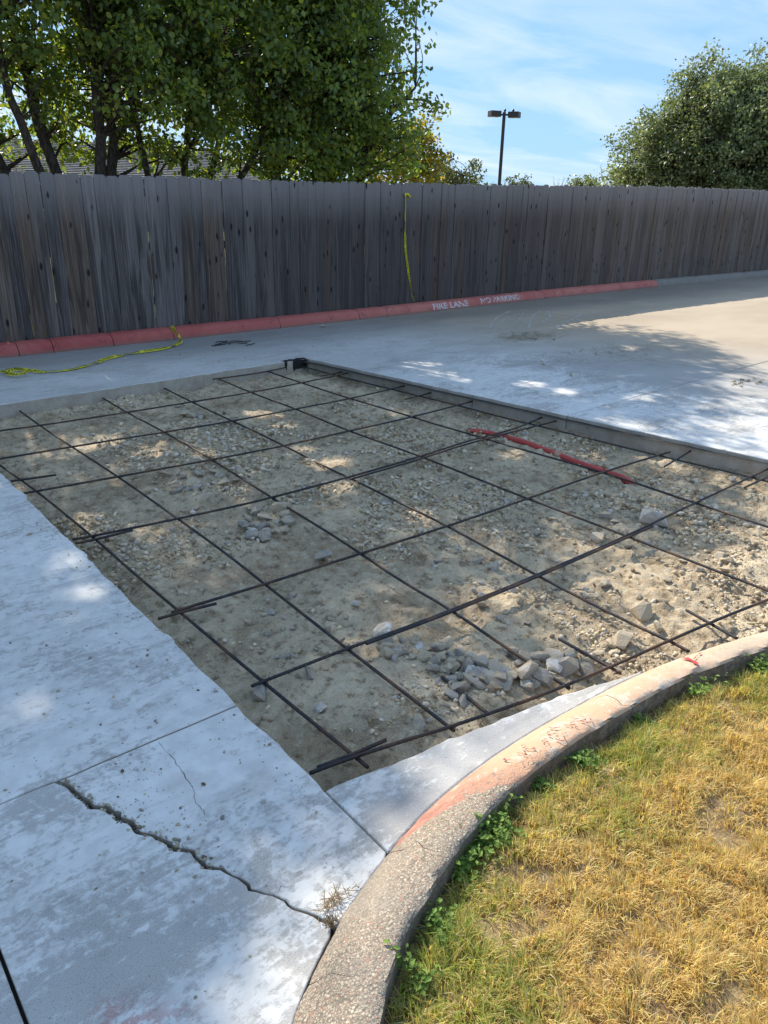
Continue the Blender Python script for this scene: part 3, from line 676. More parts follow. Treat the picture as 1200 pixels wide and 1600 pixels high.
SHORT = [
 ([(500, 588), (541, 580)], 'short bar end beside the black patch at the far corner of the dig'),
 ([(633, 624), (676, 613)], 'short bar stub below the far slab edge, nearer than the black patch'),
 ([(17, 752), (88, 742)], 'short bar stub beside the left slab edge'),
 ([(547, 749), (658, 717), (733, 692), (872, 657)], 'bar lapped beside the fifth crossbar, ending by the right slab edge'),
 ([(118, 849), (150, 843), (207, 828)], 'short lap bar sticking out at the left slab edge'),
 ([(247, 967), (280, 957), (338, 943)], 'short lap bar tied at the left slab edge, next nearer one'),
 ([(1038, 729), (1080, 704)], 'short bar stub under the right slab edge beyond the red pipe end'),
 ([(572, 1006), (704, 957), (838, 902), (980, 840), (1020, 822)], 'bar lapped along the second nearest crossbar'),
 ([(1163, 762), (1230, 731)], 'short bar stub at the right slab edge near the picture edge'),
 ([(496, 1199), (548, 1180), (603, 1156)], 'short rusty bar tied at the near corner of the dig'),
 ([(690, 1057), (762, 1115)], 'short bar stub left of the largest rubble pile crossing the nearest bar'),
 ([(873, 998), (970, 1052)], 'short bar stub sticking out of the rubble by the kerb'),
 ([(1072, 953), (1152, 998)], 'short sunlit bar stub crossing the nearest bar by the kerb')]
ordn = ['first', 'second', 'third', 'fourth', 'fifth', 'sixth', 'seventh', 'eighth']
tie_me = None
def tie_mesh():
    P = [(.013*math.cos(t), .013*math.sin(t)*.9, .010*math.sin(2*t)+.002) for t in np.linspace(0, 2*math.pi, 15)]
    P2 = [(.010, .004, .006), (.014, .010, .020), (.024, .013, .030)]; P3 = [(.010, .002, .006), (.006, .014, .022), (-.004, .022, .034)]
    parts = [tube(P, .0011, 4), tube(P2, .0009, 4), tube(P3, .0009, 4)]
    P4 = [(.010*math.cos(t)*.3, .010*math.cos(t), .011*math.sin(t)-.006) for t in np.linspace(0, 2*math.pi, 13)]; parts.append(tube(P4, .0011, 4))
    return mesh('tie_wire', *join(parts), M['wire'])
tie_me = tie_mesh()
apaths = []
for i, b in enumerate(A_BARS):
    P = up_path(b, ZA); apaths.append(np.array(P)); o = obj('rebar', *bar_verts(P), M['rebar'], None, True)
    tag(o, f'{ordn[i]} long steel bar counted from the left slab, running towards the fence' if i < 6 else 'last long steel bar running towards the fence, along the right slab edge', 'rebar', 'steel bars running towards the fence')
def seg_x(P, Q):
    for a, b in zip(P[:-1], P[1:]):
        for c, d in zip(Q[:-1], Q[1:]):
            r = b[:2]-a[:2]; s = d[:2]-c[:2]; den = r[0]*s[1]-r[1]*s[0]
            if abs(den) < 1e-9: continue
            t = ((c-a)[0]*s[1]-(c-a)[1]*s[0])/den; u = ((c-a)[0]*r[1]-(c-a)[1]*r[0])/den
            if 0 <= t <= 1 and 0 <= u <= 1: return a+(b-a)*t
for i, b in enumerate(B_BARS):
    P = np.array(up_path(b, ZB)); o = obj('rebar', *bar_verts(P), M['rebar'], None, True)
    tag(o, f'{ordn[i]} crossbar counted from the fence side, running parallel to the fence' if i < 7 else 'nearest crossbar, running along the apron beside the island kerb', 'rebar', 'steel crossbars parallel to the fence')
    for Q in apaths:
        h = seg_x(P, Q)
        if h is not None and random.random() < .85:
            t = link('tie_wire', tie_me, o); t.location = (h[0], h[1], ZB-.006); t.rotation_euler = (0, 0, random.uniform(0, 6.28)); t.scale = [random.uniform(.8, 1.1)]*3
for j, (b, lab) in enumerate(SHORT):
    P = up_path(b, ZB-.012 if j in (10, 11, 12) else ZB-.003); o = obj('rebar', *bar_verts(P), M['rebar'], None, True); tag(o, lab, 'rebar', 'short bar ends and lap bars')

# ------------------------------------------------------------------ red pipe half buried in the dig
pp = [ground(737, 672, -.115), ground(790, 686, -.118), ground(853, 706, -.112), ground(900, 721, -.11), ground(957, 739, -.118), ground(990, 754, -.135)]
pp = resample(smooth_path(pp, 2), .02); rad = .021*(1+.12*fbm(pp[:, 1], pp[:, 0]*0, 5, 3, 4)); rad[:4] *= np.linspace(.55, 1, 4); _z = np.array([dirt_z(p[0], p[1]) for p in pp]); pp[:, 2] = np.convolve(np.pad(_z, 12, mode='edge'), np.ones(25)/25, 'valid')+.013; pp[-6:, 2] -= np.linspace(0, .02, 6)
pipe = empty('red_pipe', tuple(pp[0])); tag(pipe, 'cracked red pipe lying half buried in the dirt under the bars', 'pipe')
v, f = tube(pp-pp[0], rad, 12, False); obj('pipe_wall', v, f, M['pipe'], pipe, True)
sp = [pp[0]+np.array([-.045, .01, .0]), pp[4]+np.array([-.03, 0, .0]), pp[9]+np.array([-.012, 0, .004])]
obj('split_strip', *tube(resample(np.array(sp)-pp[0], .02), .012, 8), M['pipe'], pipe, True)

# ------------------------------------------------------------------ rubble
def stone_mesh(name, seed, flat=.62):
    r = np.random.default_rng(seed); bm = bmesh.new(); n = 19
    p = r.normal(size=(n, 3)); p /= np.linalg.norm(p, axis=1)[:, None]; p *= (.76+.32*r.random((n, 1))); p *= np.array([1, .6+.35*r.random(), flat*(.65+.5*r.random())])
    vs_ = [bm.verts.new(q*.5) for q in p]; bmesh.ops.convex_hull(bm, input=vs_)
    bmesh.ops.delete(bm, geom=[v for v in bm.verts if not v.link_faces], context='VERTS')
    bmesh.ops.bevel(bm, geom=list(bm.edges), offset=.007, segments=1, affect='EDGES')
    me = bpy.data.meshes.new(name); bm.to_mesh(me); bm.free(); me.materials.append(None); return me
base_st = [stone_mesh('stone', i, .75 if i % 3 else .4) for i in range(16)]
stones = {}
for key in ('sgrey', 'stan', 'swhite'):
    L = []
    for b in base_st:
        m2 = b.copy(); m2.materials.clear(); m2.materials.append(M[key]); L.append(m2)
    stones[key] = L
def px_size(px, py, wpx):
    p = ground(px, py, -.12); d = math.sqrt(p[0]**2+p[1]**2+(CAMH+.12)**2); return wpx*d/1200.0
placed = []
def add_stone(px, py, wpx, key, label, group, zr=None, sink=.28, cat='rubble stone'):
    p = ground(px, py, -.115); s = px_size(px, py, wpx)*1.28
    if p[0] < 1.03 or p[0] > pit_right(p[1])-.04 or p[1] > 6.5: return None
    o = link('rubble_stone', random.choice(stones[key])); zz = dirt_z(p[0], p[1])
    o.scale = (s*random.uniform(.95, 1.15), s*random.uniform(.9, 1.15), s*random.uniform(.8, 1.1)); o.rotation_euler = (random.uniform(-.45, .45), random.uniform(-.45, .45), random.uniform(0, 6.28))
    o.location = (p[0], p[1], zz+s*(.30-sink*.5)); tag(o, label, cat, group); placed.append((p[0], p[1], s)); return o
for (px, py, w, key, lab) in [
  (598, 984, 34, 'swhite', 'white rounded stone touching the lapped second nearest crossbar'),
  (603, 1001, 30, 'sgrey', 'grey stone just below the white rounded stone'),
  (1003, 961, 38, 'stan', 'large tan sunlit rock near the sunlit right end of the dig'),
  (1017, 811, 46, 'swhite', 'flat white concrete flake beside a crossbar near the right side'),
  (938, 838, 34, 'sgrey', 'flat pale grey chunk left of the white flake'),
  (947, 806, 20, 'sgrey', 'grey chunk behind the flat pale grey chunk'), (961, 812, 16, 'stan', 'small tan rock left of the white flake'),
  (885, 1043, 50, 'sgrey', 'largest grey block on the kerb end of the rubble pile'), (870, 1025, 40, 'sgrey', 'grey brown block behind the largest grey block'),
  (842, 1030, 32, 'sgrey', 'upright grey stone left of the largest grey block'), (865, 1046, 28, 'swhite', 'small pale block between two large grey blocks'),
  (917, 1043, 30, 'sgrey', 'grey block right of the largest grey block'), (823, 1068, 46, 'sgrey', 'wide dark grey slab piece at the low edge of the rubble pile'),
  (785, 1064, 46, 'sgrey', 'pale grey wedge in the middle of the rubble pile'), (783, 1085, 28, 'sgrey', 'small square chunk below the pale grey wedge'),
  (748, 1066, 30, 'sgrey', 'tall dark chunk left of the pale grey wedge'), (702, 1095, 26, 'sgrey', 'pointed grey chunk left of the short bar stub'),
  (729, 1108, 24, 'sgrey', 'dark chunk right of the short bar stub'), (649, 1137, 36, 'sgrey', 'flat dark stone alone beside the nearest crossbar'),
  (484, 1058, 26, 'sgrey', 'pale angular stone below the white rounded stone, towards the left slab'), (500, 1107, 24, 'swhite', 'thin pale flake nearest the near corner'),
  (420, 1121, 22, 'stan', 'rounded tan cobble beside the left slab edge'), (407, 1090, 30, 'sgrey', 'dark rounded cobble by the left slab edge'),
  (424, 953, 18, 'sgrey', 'pale pebble between the second bar and the left slab'), (556, 943, 18, 'swhite', 'pale flake in the middle of the dig'),
  (505, 873, 34, 'sgrey', 'long grey stone lying against a crossbar'), (384, 820, 26, 'sgrey', 'grey angular chunk left in the small central heap'),
  (448, 820, 32, 'sgrey', 'dark grey flat chunk right in the small central heap'), (303, 830, 14, 'sgrey', 'small pebble left of the small central heap'),
  (271, 742, 22, 'stan', 'pale rounded cobble in the left heap'), (302, 757, 20, 'stan', 'smaller rounded cobble in the left heap'),
  (298, 649, 18, 'stan', 'rounded cobble in the far heap'), (365, 662, 18, 'sgrey', 'upright pale block on the crossing near the far heap'),
  (614, 785, 16, 'sgrey', 'square grey piece on the fourth bar'), (600, 783, 20, 'sgrey', 'grey piece left of the square grey piece'),
  (747, 870, 20, 'sgrey', 'grey stone tight against the fourth bar'), (686, 870, 18, 'sgrey', 'lone grey stone in the middle square'), (770, 878, 20, 'sgrey', 'pointed grey stone right of the fourth bar'),
  (752, 925, 20, 'sgrey', 'grey stone behind the lapped crossbar'), (1064, 798, 18, 'swhite', 'small white piece right of the crossbar by the flake'),
  (1125, 872, 22, 'sgrey', 'grey cobble in the sunlit patch at right'), (1135, 882, 20, 'stan', 'tan cobble in the sunlit patch at right'),
  (1032, 945, 22, 'stan', 'broken tan stones behind the large tan rock'), (1027, 980, 22, 'stan', 'tan stone under the shade side of the large tan rock'),
  (945, 920, 22, 'sgrey', 'flat grey flake behind the large tan rock'), (973, 1002, 34, 'stan', 'long tan stone near the kerb end of the pile'),
  (705, 808, 0, 'sgrey', ''), (1146, 742, 14, 'sgrey', 'small stone against the right slab face'), (870, 640, 0, 'sgrey', '')]:
    if w: add_stone(px, py, w*.92, key, lab, None)
def cluster(cx, cy, rx, ry, n, w0, w1, lab, grp, tanp=.3):
    for _ in range(n):
        a = random.uniform(0, 6.28); r = math.sqrt(random.random()); u, vv = cx+rx*r*math.cos(a), cy+ry*r*math.sin(a)
        key = 'stan' if random.random() < tanp else ('swhite' if random.random() < .07 else 'sgrey'); w = w0+(w1-w0)*random.random()**1.5
        size = 'tiny' if w < w0+.15*(w1-w0) else 'small' if w < w0+.45*(w1-w0) else 'larger'
        side = ['right end', 'near right edge', 'near edge', 'near left edge', 'left end', 'far left edge', 'far edge', 'far right edge'][int(((a+math.pi/8) % (2*math.pi))/(math.pi/4)) % 8] if r > .5 else 'middle'
        add_stone(u, vv, w, key, f"{size} {dict(stan='tan', swhite='whitish', sgrey='grey')[key]} fragment at the {side} of {lab}", grp)
cluster(765, 1055, 95, 38, 64, 13, 34, 'the largest rubble pile', 'fragments of the largest rubble pile', .15)
cluster(655, 1022, 60, 26, 30, 11, 27, 'the rubble below the white stone', 'fragments below the white stone', .25)
cluster(935, 1025, 60, 26, 18, 10, 24, 'the sunlit rubble by the kerb', 'fragments at the sunlit end', .7)
cluster(415, 818, 44, 22, 30, 9, 24, 'the small central heap', 'fragments of the central heap', .45)
cluster(320, 752, 72, 24, 28, 8, 19, 'the loose left heap', 'fragments of the left heap', .5)
cluster(325, 655, 52, 15, 26, 7, 15, 'the heap nearest the fence', 'fragments of the far heap', .5)
cluster(990, 830, 70, 26, 12, 8, 16, 'the scatter round the white flake', 'fragments near the white flake', .4)
cluster(820, 930, 110, 40, 26, 8, 17, 'the scatter along the lapped crossbar', 'fragments along the second nearest crossbar', .35)
cluster(480, 980, 110, 60, 26, 8, 17, 'the scatter by the left slab', 'fragments scattered by the left slab', .35)
cluster(1080, 930, 90, 60, 14, 8, 16, 'the scatter on sunlit dirt', 'fragments on the sunlit dirt', .7)

# loose gravel and crumbs: far too many to count
def crumbs(name, n, xs, ys, zs, sizes, cols, m, kind='stuff', seed=0, parent=None, octa=False):
    r = np.random.default_rng(seed); ph = (1+5**.5)/2
    iv = np.array([(-1, ph, 0), (1, ph, 0), (-1, -ph, 0), (1, -ph, 0), (0, -1, ph), (0, 1, ph), (0, -1, -ph), (0, 1, -ph), (ph, 0, -1), (ph, 0, 1), (-ph, 0, -1), (-ph, 0, 1)], float)/1.9
    fi = np.array([(0, 11, 5), (0, 5, 1), (0, 1, 7), (0, 7, 10), (0, 10, 11), (1, 5, 9), (5, 11, 4), (11, 10, 2), (10, 7, 6), (7, 1, 8), (3, 9, 4), (3, 4, 2), (3, 2, 6), (3, 6, 8), (3, 8, 9), (4, 9, 5), (2, 4, 11), (6, 2, 10), (8, 6, 7), (9, 8, 1)])
    V = iv[None]*(.65+.6*r.random((n, 12, 1)))*np.stack([np.ones(n), .6+.4*r.random(n), .45+.4*r.random(n)], 1)[:, None, :]
    a = r.random(n)*6.283; ca, sa = np.cos(a)[:, None], np.sin(a)[:, None]
    X = V[..., 0]*ca-V[..., 1]*sa; Y = V[..., 0]*sa+V[..., 1]*ca; Z = V[..., 2]; tl = r.normal(0, .35, (n, 1)); Z2 = Z+X*tl
    h = (sizes*.5)[:, None]; nv = 12
    if octa:
        o6 = np.array([(1, 0, 0), (-1, 0, 0), (0, 1, 0), (0, -1, 0), (0, 0, 1), (0, 0, -1)], float); O = o6[None]*(.7+.6*r.random((n, 6, 1)))*np.array([1, .8, .65]); X = O[..., 0]*ca-O[..., 1]*sa; Y = O[..., 0]*sa+O[..., 1]*ca; Z2 = O[..., 2]+X*tl; nv = 6
        fi = np.array([(0, 2, 4), (2, 1, 4), (1, 3, 4), (3, 0, 4), (2, 0, 5), (1, 2, 5), (3, 1, 5), (0, 3, 5)])
    P = np.stack([X*h+xs[:, None], Y*h+ys[:, None], Z2*h+(zs+sizes*.12)[:, None]], -1).reshape(-1, 3)
    F = (fi[None]+nv*np.arange(n)[:, None, None]).reshape(-1, 3)
    o = obj(name, P, F, m, parent); vcol(o.data, np.repeat(cols, nv, 0)); 
    if kind: o['kind'] = kind
    return o
def in_pit(x, y):
    kf = np.interp(x, KFS[(KFS[:, 0] > .95) & (KFS[:, 1] > -.6), 0], KFS[(KFS[:, 0] > .95) & (KFS[:, 1] > -.6), 1])
    ne = np.where(x < 2.3, np.interp(x, [p[0] for p in NEAR_EDGE], [p[1] for p in NEAR_EDGE]), kf)
    return (x > 1.02) & (x < pit_right(y)-.02) & (y < 6.54+(x-1)*.075) & (y > ne+.01)
n = 130000; x = rng.uniform(1, 5.5, n); y = 6.8-(7.2)*rng.random(n)**.75
dens = fbm(x, y, 2.0, 4, 55)+.35*fbm(x, y, 9, 2, 65); k = in_pit(x, y) & ~((abs(x-4.36) < .05) & (y > 2.7) & (y < 4.2)) & (rng.random(n) < np.clip(.30+dens*2.3, .04, 1)); x, y = x[k], y[k]; n = len(x)
d = np.sqrt(x**2+y**2+2.6); sz = (.006+.030*rng.random(n)**3.6+.004*rng.random(n))*np.clip(d/4, .8, 1.3)
pal = np.array([(.55, .44, .29), (.64, .53, .37), (.40, .31, .20), (.46, .42, .36), (.62, .54, .43), (.28, .21, .14), (.56, .46, .32), (.50, .40, .26)])
cols = pal[rng.integers(0, len(pal), n)]*(.8+.4*rng.random((n, 1)))
big = sz > .0115; sm_ = ~big
tag(crumbs('dirt_crumbs', int(sm_.sum()), x[sm_], y[sm_], dirt_h(x[sm_], y[sm_]), sz[sm_], cols[sm_], M['gravel'], seed=4, octa=True), 'fine dirt crumbs covering the dig floor', 'dirt crumbs', kind='stuff')
bk = big & (fbm(x, y, 1.5, 3, 155)+.5*fbm(x, y, 6, 2, 156) > .02)
x, y, sz, cols = x[bk], y[bk], sz[bk], cols[bk]; n = len(x)
tag(crumbs('gravel', n, x, y, dirt_h(x, y), sz, cols, M['gravel'], seed=3), 'loose crushed gravel and dirt crumbs covering the dig floor', 'gravel', kind='stuff')
# grit and crumbs on the pavement round the dig and in the crack
n = 900; x = np.r_[rng.normal(.97, .04, 160), rng.uniform(.2, 1, 200), rng.uniform(1, 7, 300), rng.normal(.56, .05, 160), rng.normal(8.3, .5, 80), np.interp(np.linspace(1.36, 1.96, 500), crack[::-1, 1], crack[::-1, 0])+rng.normal(0, .010, 500)]
y = np.r_[rng.uniform(1.4, 4, 160), rng.uniform(1.1, 3, 200), rng.uniform(6.9, 8.5, 300), rng.uniform(1.35, 1.95, 160), rng.normal(7.1, .25, 80), np.linspace(1.36, 1.96, 500)]
k = ~in_pit(x, y) & (y < kerb_y(x)-.03) & ((x < .99) | (y > 6.95+(x-4.5)*.0)); x, y = x[k], y[k]; n = len(x)
sz = .003+.012*rng.random(n)**5+.0045*(y/8); zz = np.where((abs(x-np.interp(y, crack[::-1, 1], crack[::-1, 0])) < .008) & (y < 1.97), -.02, 0.0)
tag(crumbs('grit', n, x, y, zz-.003*(y < 1.97), sz, pal[rng.integers(0, len(pal), n)]*(.45+.6*rng.random((n, 1)))*np.array([.9, .95, 1.0]), M['gravel'], seed=5), 'scattered grit and crumbs lying on the concrete', 'grit', kind='stuff')

# larger loose stones on the road slab
for (px, py, w, lab) in [(505, 512, 11, 'small tan stone at the foot of the red kerb'), (590, 609, 9, 'small grey stone on the slab right of the dig'), (892, 588, 8, 'small dark stone on the road slab near a joint'), (848, 570, 8, 'small dark clod on the shaded road'),
     (836, 530, 8, 'small grey stone in the debris patch on the road'), (866, 531, 7, 'second small stone in the debris patch on the road'), (628, 980, 0, '')]:
    if not w: continue
    p = ground(px, py); s = w*math.sqrt(p[0]**2+p[1]**2+2.56)/1200; o = link('pavement_stone', random.choice(stones['stan'])); o.location = (p[0], p[1], s*.22); o.scale = (s, s*.8, s*.9); o.rotation_euler = (0, 0, random.random()*6)
    tag(o, lab, 'stone')
for i in range(14):
    px, py = random.uniform(1140, 1200), random.uniform(590, 606)
    p = ground(px, py); s = random.uniform(5, 10)*math.sqrt(p[0]**2+p[1]**2+2.56)/1200; o = link('dirt_clod', random.choice(stones['stan'])); o.location = (p[0], p[1], s*.2); o.scale = (s, s*.8, s*.7); o.rotation_euler = (0, 0, random.random()*6)
    tag(o, 'dark clod in the row of dirt clods on the sunlit road at right', 'clod', 'dirt clods on the road')

# ------------------------------------------------------------------ tar smear on the far corner, scrap wire, straw litter
P = ground(449, 566); Q = ground(479, 558)
tv, tf = [], []
cxr, cyr = 4.50, 6.83
for i in range(110):
    t = random.random(); xx = 4.24+t*.27; yy = 6.56+(xx-1)*.0765-.004-random.random()*.003
    h = random.uniform(.03, .10); w = random.uniform(.006, .016); z0 = -random.uniform(.0, .02); n = len(tv)
    tv += [(xx-w, yy, z0-h), (xx+w, yy, z0-h*.9), (xx+w, yy, z0), (xx-w, yy, z0)]; tf.append([n, n+1, n+2, n+3])
pts = [(4.23+.29*k/20, 6.815+.03*k/20+random.uniform(-.008, .008)) for k in range(21)]; n = len(tv)
for k, p in enumerate(pts): tv += [(p[0], p[1]-.02, .0012), (p[0]+random.uniform(-.01, .01), p[1]+.035+.04*random.random(), .0012)]
tf += [[n+2*k, n+2*k+2, n+2*k+3, n+2*k+1] for k in range(20)]
obj('tar_patch', tv, tf, M['tar'], pave)['label'] = 'black tar smear on the far corner of the cut slab'
for i in range(9):
    p = ground(random.uniform(340, 392), random.uniform(531, 543)); a = random.uniform(-.5, .6); L = random.uniform(.1, .22)
    P = [(p[0]+L*t*math.cos(a)+.01*math.sin(7*t+i), p[1]+L*t*math.sin(a), .007+.012*random.random()) for t in np.linspace(-.5, .5, 6)]
    o = obj('wire_scrap', *tube(P, .0055, 5), M['wire'], None, True); tag(o, 'thin black scrap in the small pile on the slab before the red kerb', 'wire scrap', 'black scrap pile on the slab')
def litter(name, n, cx, cy, sx, sy, label, col, L0=.02, L1=.09, z0=0.0):
    r = np.random.default_rng(n); V = []; F = []; cc = []
    for i in range(n):
        x, y = r.normal(cx, sx), r.normal(cy, sy); a = r.random()*6.283; L = r.uniform(L0, L1); w = r.uniform(.0012, .003)*(1 if L1 > .05 else .35); z = z0+.002+.012*r.random(); b = len(V)
        dx, dy = math.cos(a), math.sin(a); dz = r.normal(0, .10)*L
        V += [(x-dy*w, y+dx*w, z), (x+dy*w, y-dx*w, z), (x+dx*L+dy*w, y+dy*L-dx*w, z+abs(dz)), (x+dx*L-dy*w, y+dy*L+dx*w, z+abs(dz))]; F.append([b, b+1, b+2, b+3]); cc += [np.array(col)*r.uniform(.6, 1.4)]*4
    o = obj(name, V, F, M['grass']); vcol(o.data, np.array(cc)); tag(o, label, 'litter', kind='stuff'); return o
c = ground(828, 526); litter('straw_litter', 500, c[0], c[1], .35, .16, 'dry straw litter swept into a patch on the road', (.34, .28, .17), .03, .12)
c = ground(1010, 535); litter('straw_litter', 250, c[0]-1, c[1]-.2, .5, .2, 'thin straw litter at the shadow edge on the road', (.24, .19, .12), .03, .10)
litter('straw_litter', 110, .757, 1.083, .009, .007, 'dry brown grass tuft caught where the crack meets the kerb', (.17, .125, .075), .005, .015)
litter('straw_litter', 120, .80, 1.128, .03, .006, 'dry grass wisps along the island kerb foot', (.26, .19, .12), .008, .03)

# pale scrape arcs left on the shaded road by a sweeper
def arcs():
    for i, (pts, w) in enumerate([([(765, 512), (775, 495), (798, 486)], .02), ([(826, 512), (832, 492), (845, 486)], .022), ([(845, 505), (862, 494), (855, 486)], .02), ([(868, 512), (892, 500), (910, 490)], .018),
              ([(780, 508), (790, 496), (820, 488)], .012), ([(728, 513), (745, 512), (758, 511)], .02), ([(820, 480), (850, 482), (872, 485)], .012), ([(716, 500), (735, 502), (750, 505)], .012), ([(800, 508), (812, 500), (816, 490)], .012)]):
        P = resample(smooth_path([ground(*p)[:2] for p in pts], 2), .05)
        fissure([tuple(p) for p in P], w*.7, pave, 200+i, .0012+.0004*i, 'scrape', 'scrape_mark')
M['scrape'] = m_simple('pale_scrape', (.55, .54, .53), .95, .2, 0, .5, 8)
arcs()

# ------------------------------------------------------------------ caution tape
def tape(name, path, w, twist, label, words, parent_loc=None, seed=0):
    P = resample(smooth_path(path, 2), .012); n = len(P); P = P+np.stack([.004*fbm(P[:, 0], P[:, 1]+P[:, 2], 9, 2, seed), .004*fbm(P[:, 1], P[:, 0]+P[:, 2], 9, 2, seed+3), np.zeros(n)], 1)
    T = np.gradient(P, axis=0); T /= np.linalg.norm(T, axis=1)[:, None]+1e-9
    s = np.r_[0, np.cumsum(np.linalg.norm(np.diff(P, axis=0), axis=1))]
    upv = np.array([0, 0, 1.0]) if abs(T[:, 2]).mean() < .7 else np.array([0, -1.0, 0])
    A = np.cross(upv, T); A /= np.linalg.norm(A, axis=1)[:, None]+1e-9; B = np.cross(T, A)
    th = twist*fbm(s, s*0, 3.0, 3, seed)*2.4
    W = np.cos(th)[:, None]*A+np.sin(th)[:, None]*B; ww = w*(.55+.6*np.abs(np.cos(th)))
    lift = np.abs(np.sin(th))*ww*.5
    P = P+np.array([0, 0, 1.0])*lift[:, None] if abs(T[:, 2]).mean() < .7 else P
    Nn = np.cross(T, W); o0 = P[0].copy()
    root = empty(name, tuple(o0)); tag(root, label, 'caution tape')
    V = []; F = []
    for k in range(5):
        u = k/4-.5; cup = .15*ww*(1-4*u*u)
        V += list(P+W*(ww*u)[:, None]+Nn*cup[:, None]-o0)
    for k in range(4): F += [[k*n+i, (k+1)*n+i, (k+1)*n+i+1, k*n+i+1] for i in range(n-1)]
    obj('ribbon', V, F, M['tape'], root, True)
    for sgn in (1,):
        pos = .02
        tv, tf = text_mesh('CAUTION'); Wd, Hd = tv[:, 0].max(), tv[:, 1].max(); L = .30
        while pos+L < s[-1]:
            out = []
            for x, y, _ in tv:
                q = pos+L*x/Wd; u = (y/Hd-.5)*.62
                p = np.array([np.interp(q, s, P[:, k]) for k in range(3)]); wv = np.array([np.interp(q, s, W[:, k]) for k in range(3)]); nv = np.array([np.interp(q, s, Nn[:, k]) for k in range(3)]); w_ = np.interp(q, s, ww)
                up = 1 if nv[2] > 0 or abs(T[:, 2]).mean() > .7 else -1
                out.append(p+wv*w_*u+nv*(.15*w_*(1-4*u*u)+.0016*up)-o0)
            obj('lettering', out, tf, M['black'], root); pos += L+.06
    return root
gpath = [ground(285, 535, .10), ground(281, 520, .13)]
path = [ground(268, 511, .135), ground(278, 524, .11), ground(286, 535, .012), ground(260, 545, .01), ground(230, 550, .01), ground(200, 553, .01), ground(170, 561, .012), ground(140, 571, .01), ground(100, 580, .01), ground(60, 582, .01), ground(40, 580, .014),
        ground(22, 576, .02), ground(8, 579, .02), ground(10, 586, .02), ground(30, 587, .03), ground(46, 582, .035), ground(30, 577, .04), ground(12, 583, .03), ground(2, 582, .01)]
tape('caution_tape', path[::-1], .034, 1.25, 'crumpled yellow caution tape trailing over the slab from the red kerb', 'CAUTION', seed=7)
def fpt(px, py):
    d = FW*FPX+RT*(px-600)-UP*(py-800); t = 8.9/d[1]
    for _ in range(6):
        xx = d[0]*t; t = (float(fence_y(xx))-.035)/d[1]
    return np.array([d[0]*t, d[1]*t, CAMH+d[2]*t])
fp = [fpt(634, 302), fpt(634, 315), fpt(633, 345), fpt(633, 385), fpt(636, 410), fpt(640, 440), fpt(643, 460), fpt(647, 470)]
tp = tape('caution_tape', fp, .028, .9, 'twisted yellow caution tape hanging down the wooden fence', 'CAUTION', seed=17)
a = fpt(633, 302)-np.array(tp.location); b = fpt(641, 308)-np.array(tp.location); kk = np.array([0, -.012, .03])
obj('knot', *join([tube([a-kk*.3, (a+b)/2+kk*.4, b], [.010, .018, .014], 6), tube([a, a+np.array([.0, -.015, -.05])], [.013, .008], 6)]), M['tape'], tp)

# ------------------------------------------------------------------ island lawn
inner = []
for i in range(0, len(KFS), 3):
    a = KFS[max(0, i-1)]; b = KFS[min(len(KFS)-1, i+1)]; t = (b-a)/np.linalg.norm(b-a); inner.append(KFS[i]+np.array([t[1], -t[0]])*.186)
inner = np.array(inner)
okm = inner[:, 1] > -6; top_x = inner[:, 0]; 
imask = (inner[:, 1] > -1.0) ; ix = inner[imask]; ordx = np.argsort(ix[:, 0]); IX, IY = ix[ordx, 0], ix[ordx, 1]
def lawn_top(x): return np.where((x > IX[0]) & (x < IX[-1]), np.interp(x, IX, IY), -9)
def soil_h(x, y):
    e = np.clip((lawn_top(x)-y)/.10, 0, 1)
    return .022+.026*e+.016*fbm(x, y, 6, 4, 88)+.010*fbm(x, y, 25, 2, 89)
gx = np.linspace(.43, 4.85, 260); gy = np.linspace(-1.3, 1.10, 150); GX, GY = np.meshgrid(gx, gy); GZ = soil_h(GX, GY)
inside = GY < lawn_top(GX)+.03
ii = np.arange(gx.size*gy.size).reshape(gy.size, gx.size); q = np.stack([ii[:-1, :-1], ii[:-1, 1:], ii[1:, 1:], ii[1:, :-1]], -1)
kq = inside[:-1, :-1] & inside[:-1, 1:] & inside[1:, 1:] & inside[1:, :-1]
lawn = obj('lawn_soil', np.stack([GX, GY, GZ], -1).reshape(-1, 3), q[kq].reshape(-1, 4), M['soil'], None, True); tag(lawn, kind='structure')
tag(obj('lawn_soil', [(.4, -6, -.01), (5, -6, -.01), (5, -1.25, -.01), (.4, -1.25, -.01)], [[0, 1, 2, 3]], M['soil']), kind='structure')

def blades(name, x, y, z, L, lean, az, w, cols, m):
    n = len(x); dx, dy = np.cos(az), np.sin(az)
    def pt(t, side):
        bend = np.sin(lean*t)*L*t; h = np.cos(lean*t*.85)*L*t; ws = w*(1-.15*t)*side
        return np.stack([x+dx*bend-dy*ws, y+dy*bend+dx*ws, z+h], -1)
    V = np.stack([pt(0, 1), pt(0, -1), pt(.55, .8), pt(.55, -.8), pt(1.0, 0)], 1).reshape(-1, 3)
    b = 5*np.arange(n)[:, None]; F = np.concatenate([b+np.array([[0, 1, 3]]), b+np.array([[0, 3, 2]]), b+np.array([[2, 3, 4]])], 0)
    o = obj(name, V, F, m); k = np.array([.55, .55, .9, .9, 1.1]); vcol(o.data, np.repeat(cols, 5, 0)*(1.0)); return o
n = 270000; x = rng.uniform(.45, 3.1, n); y = rng.uniform(-.2, 1.08, n); y = y
topy = lawn_top(x); edge = topy-y
tuft = fbm(x, y, 13, 3, 101); patch = fbm(x, y, 4.0, 4, 111)
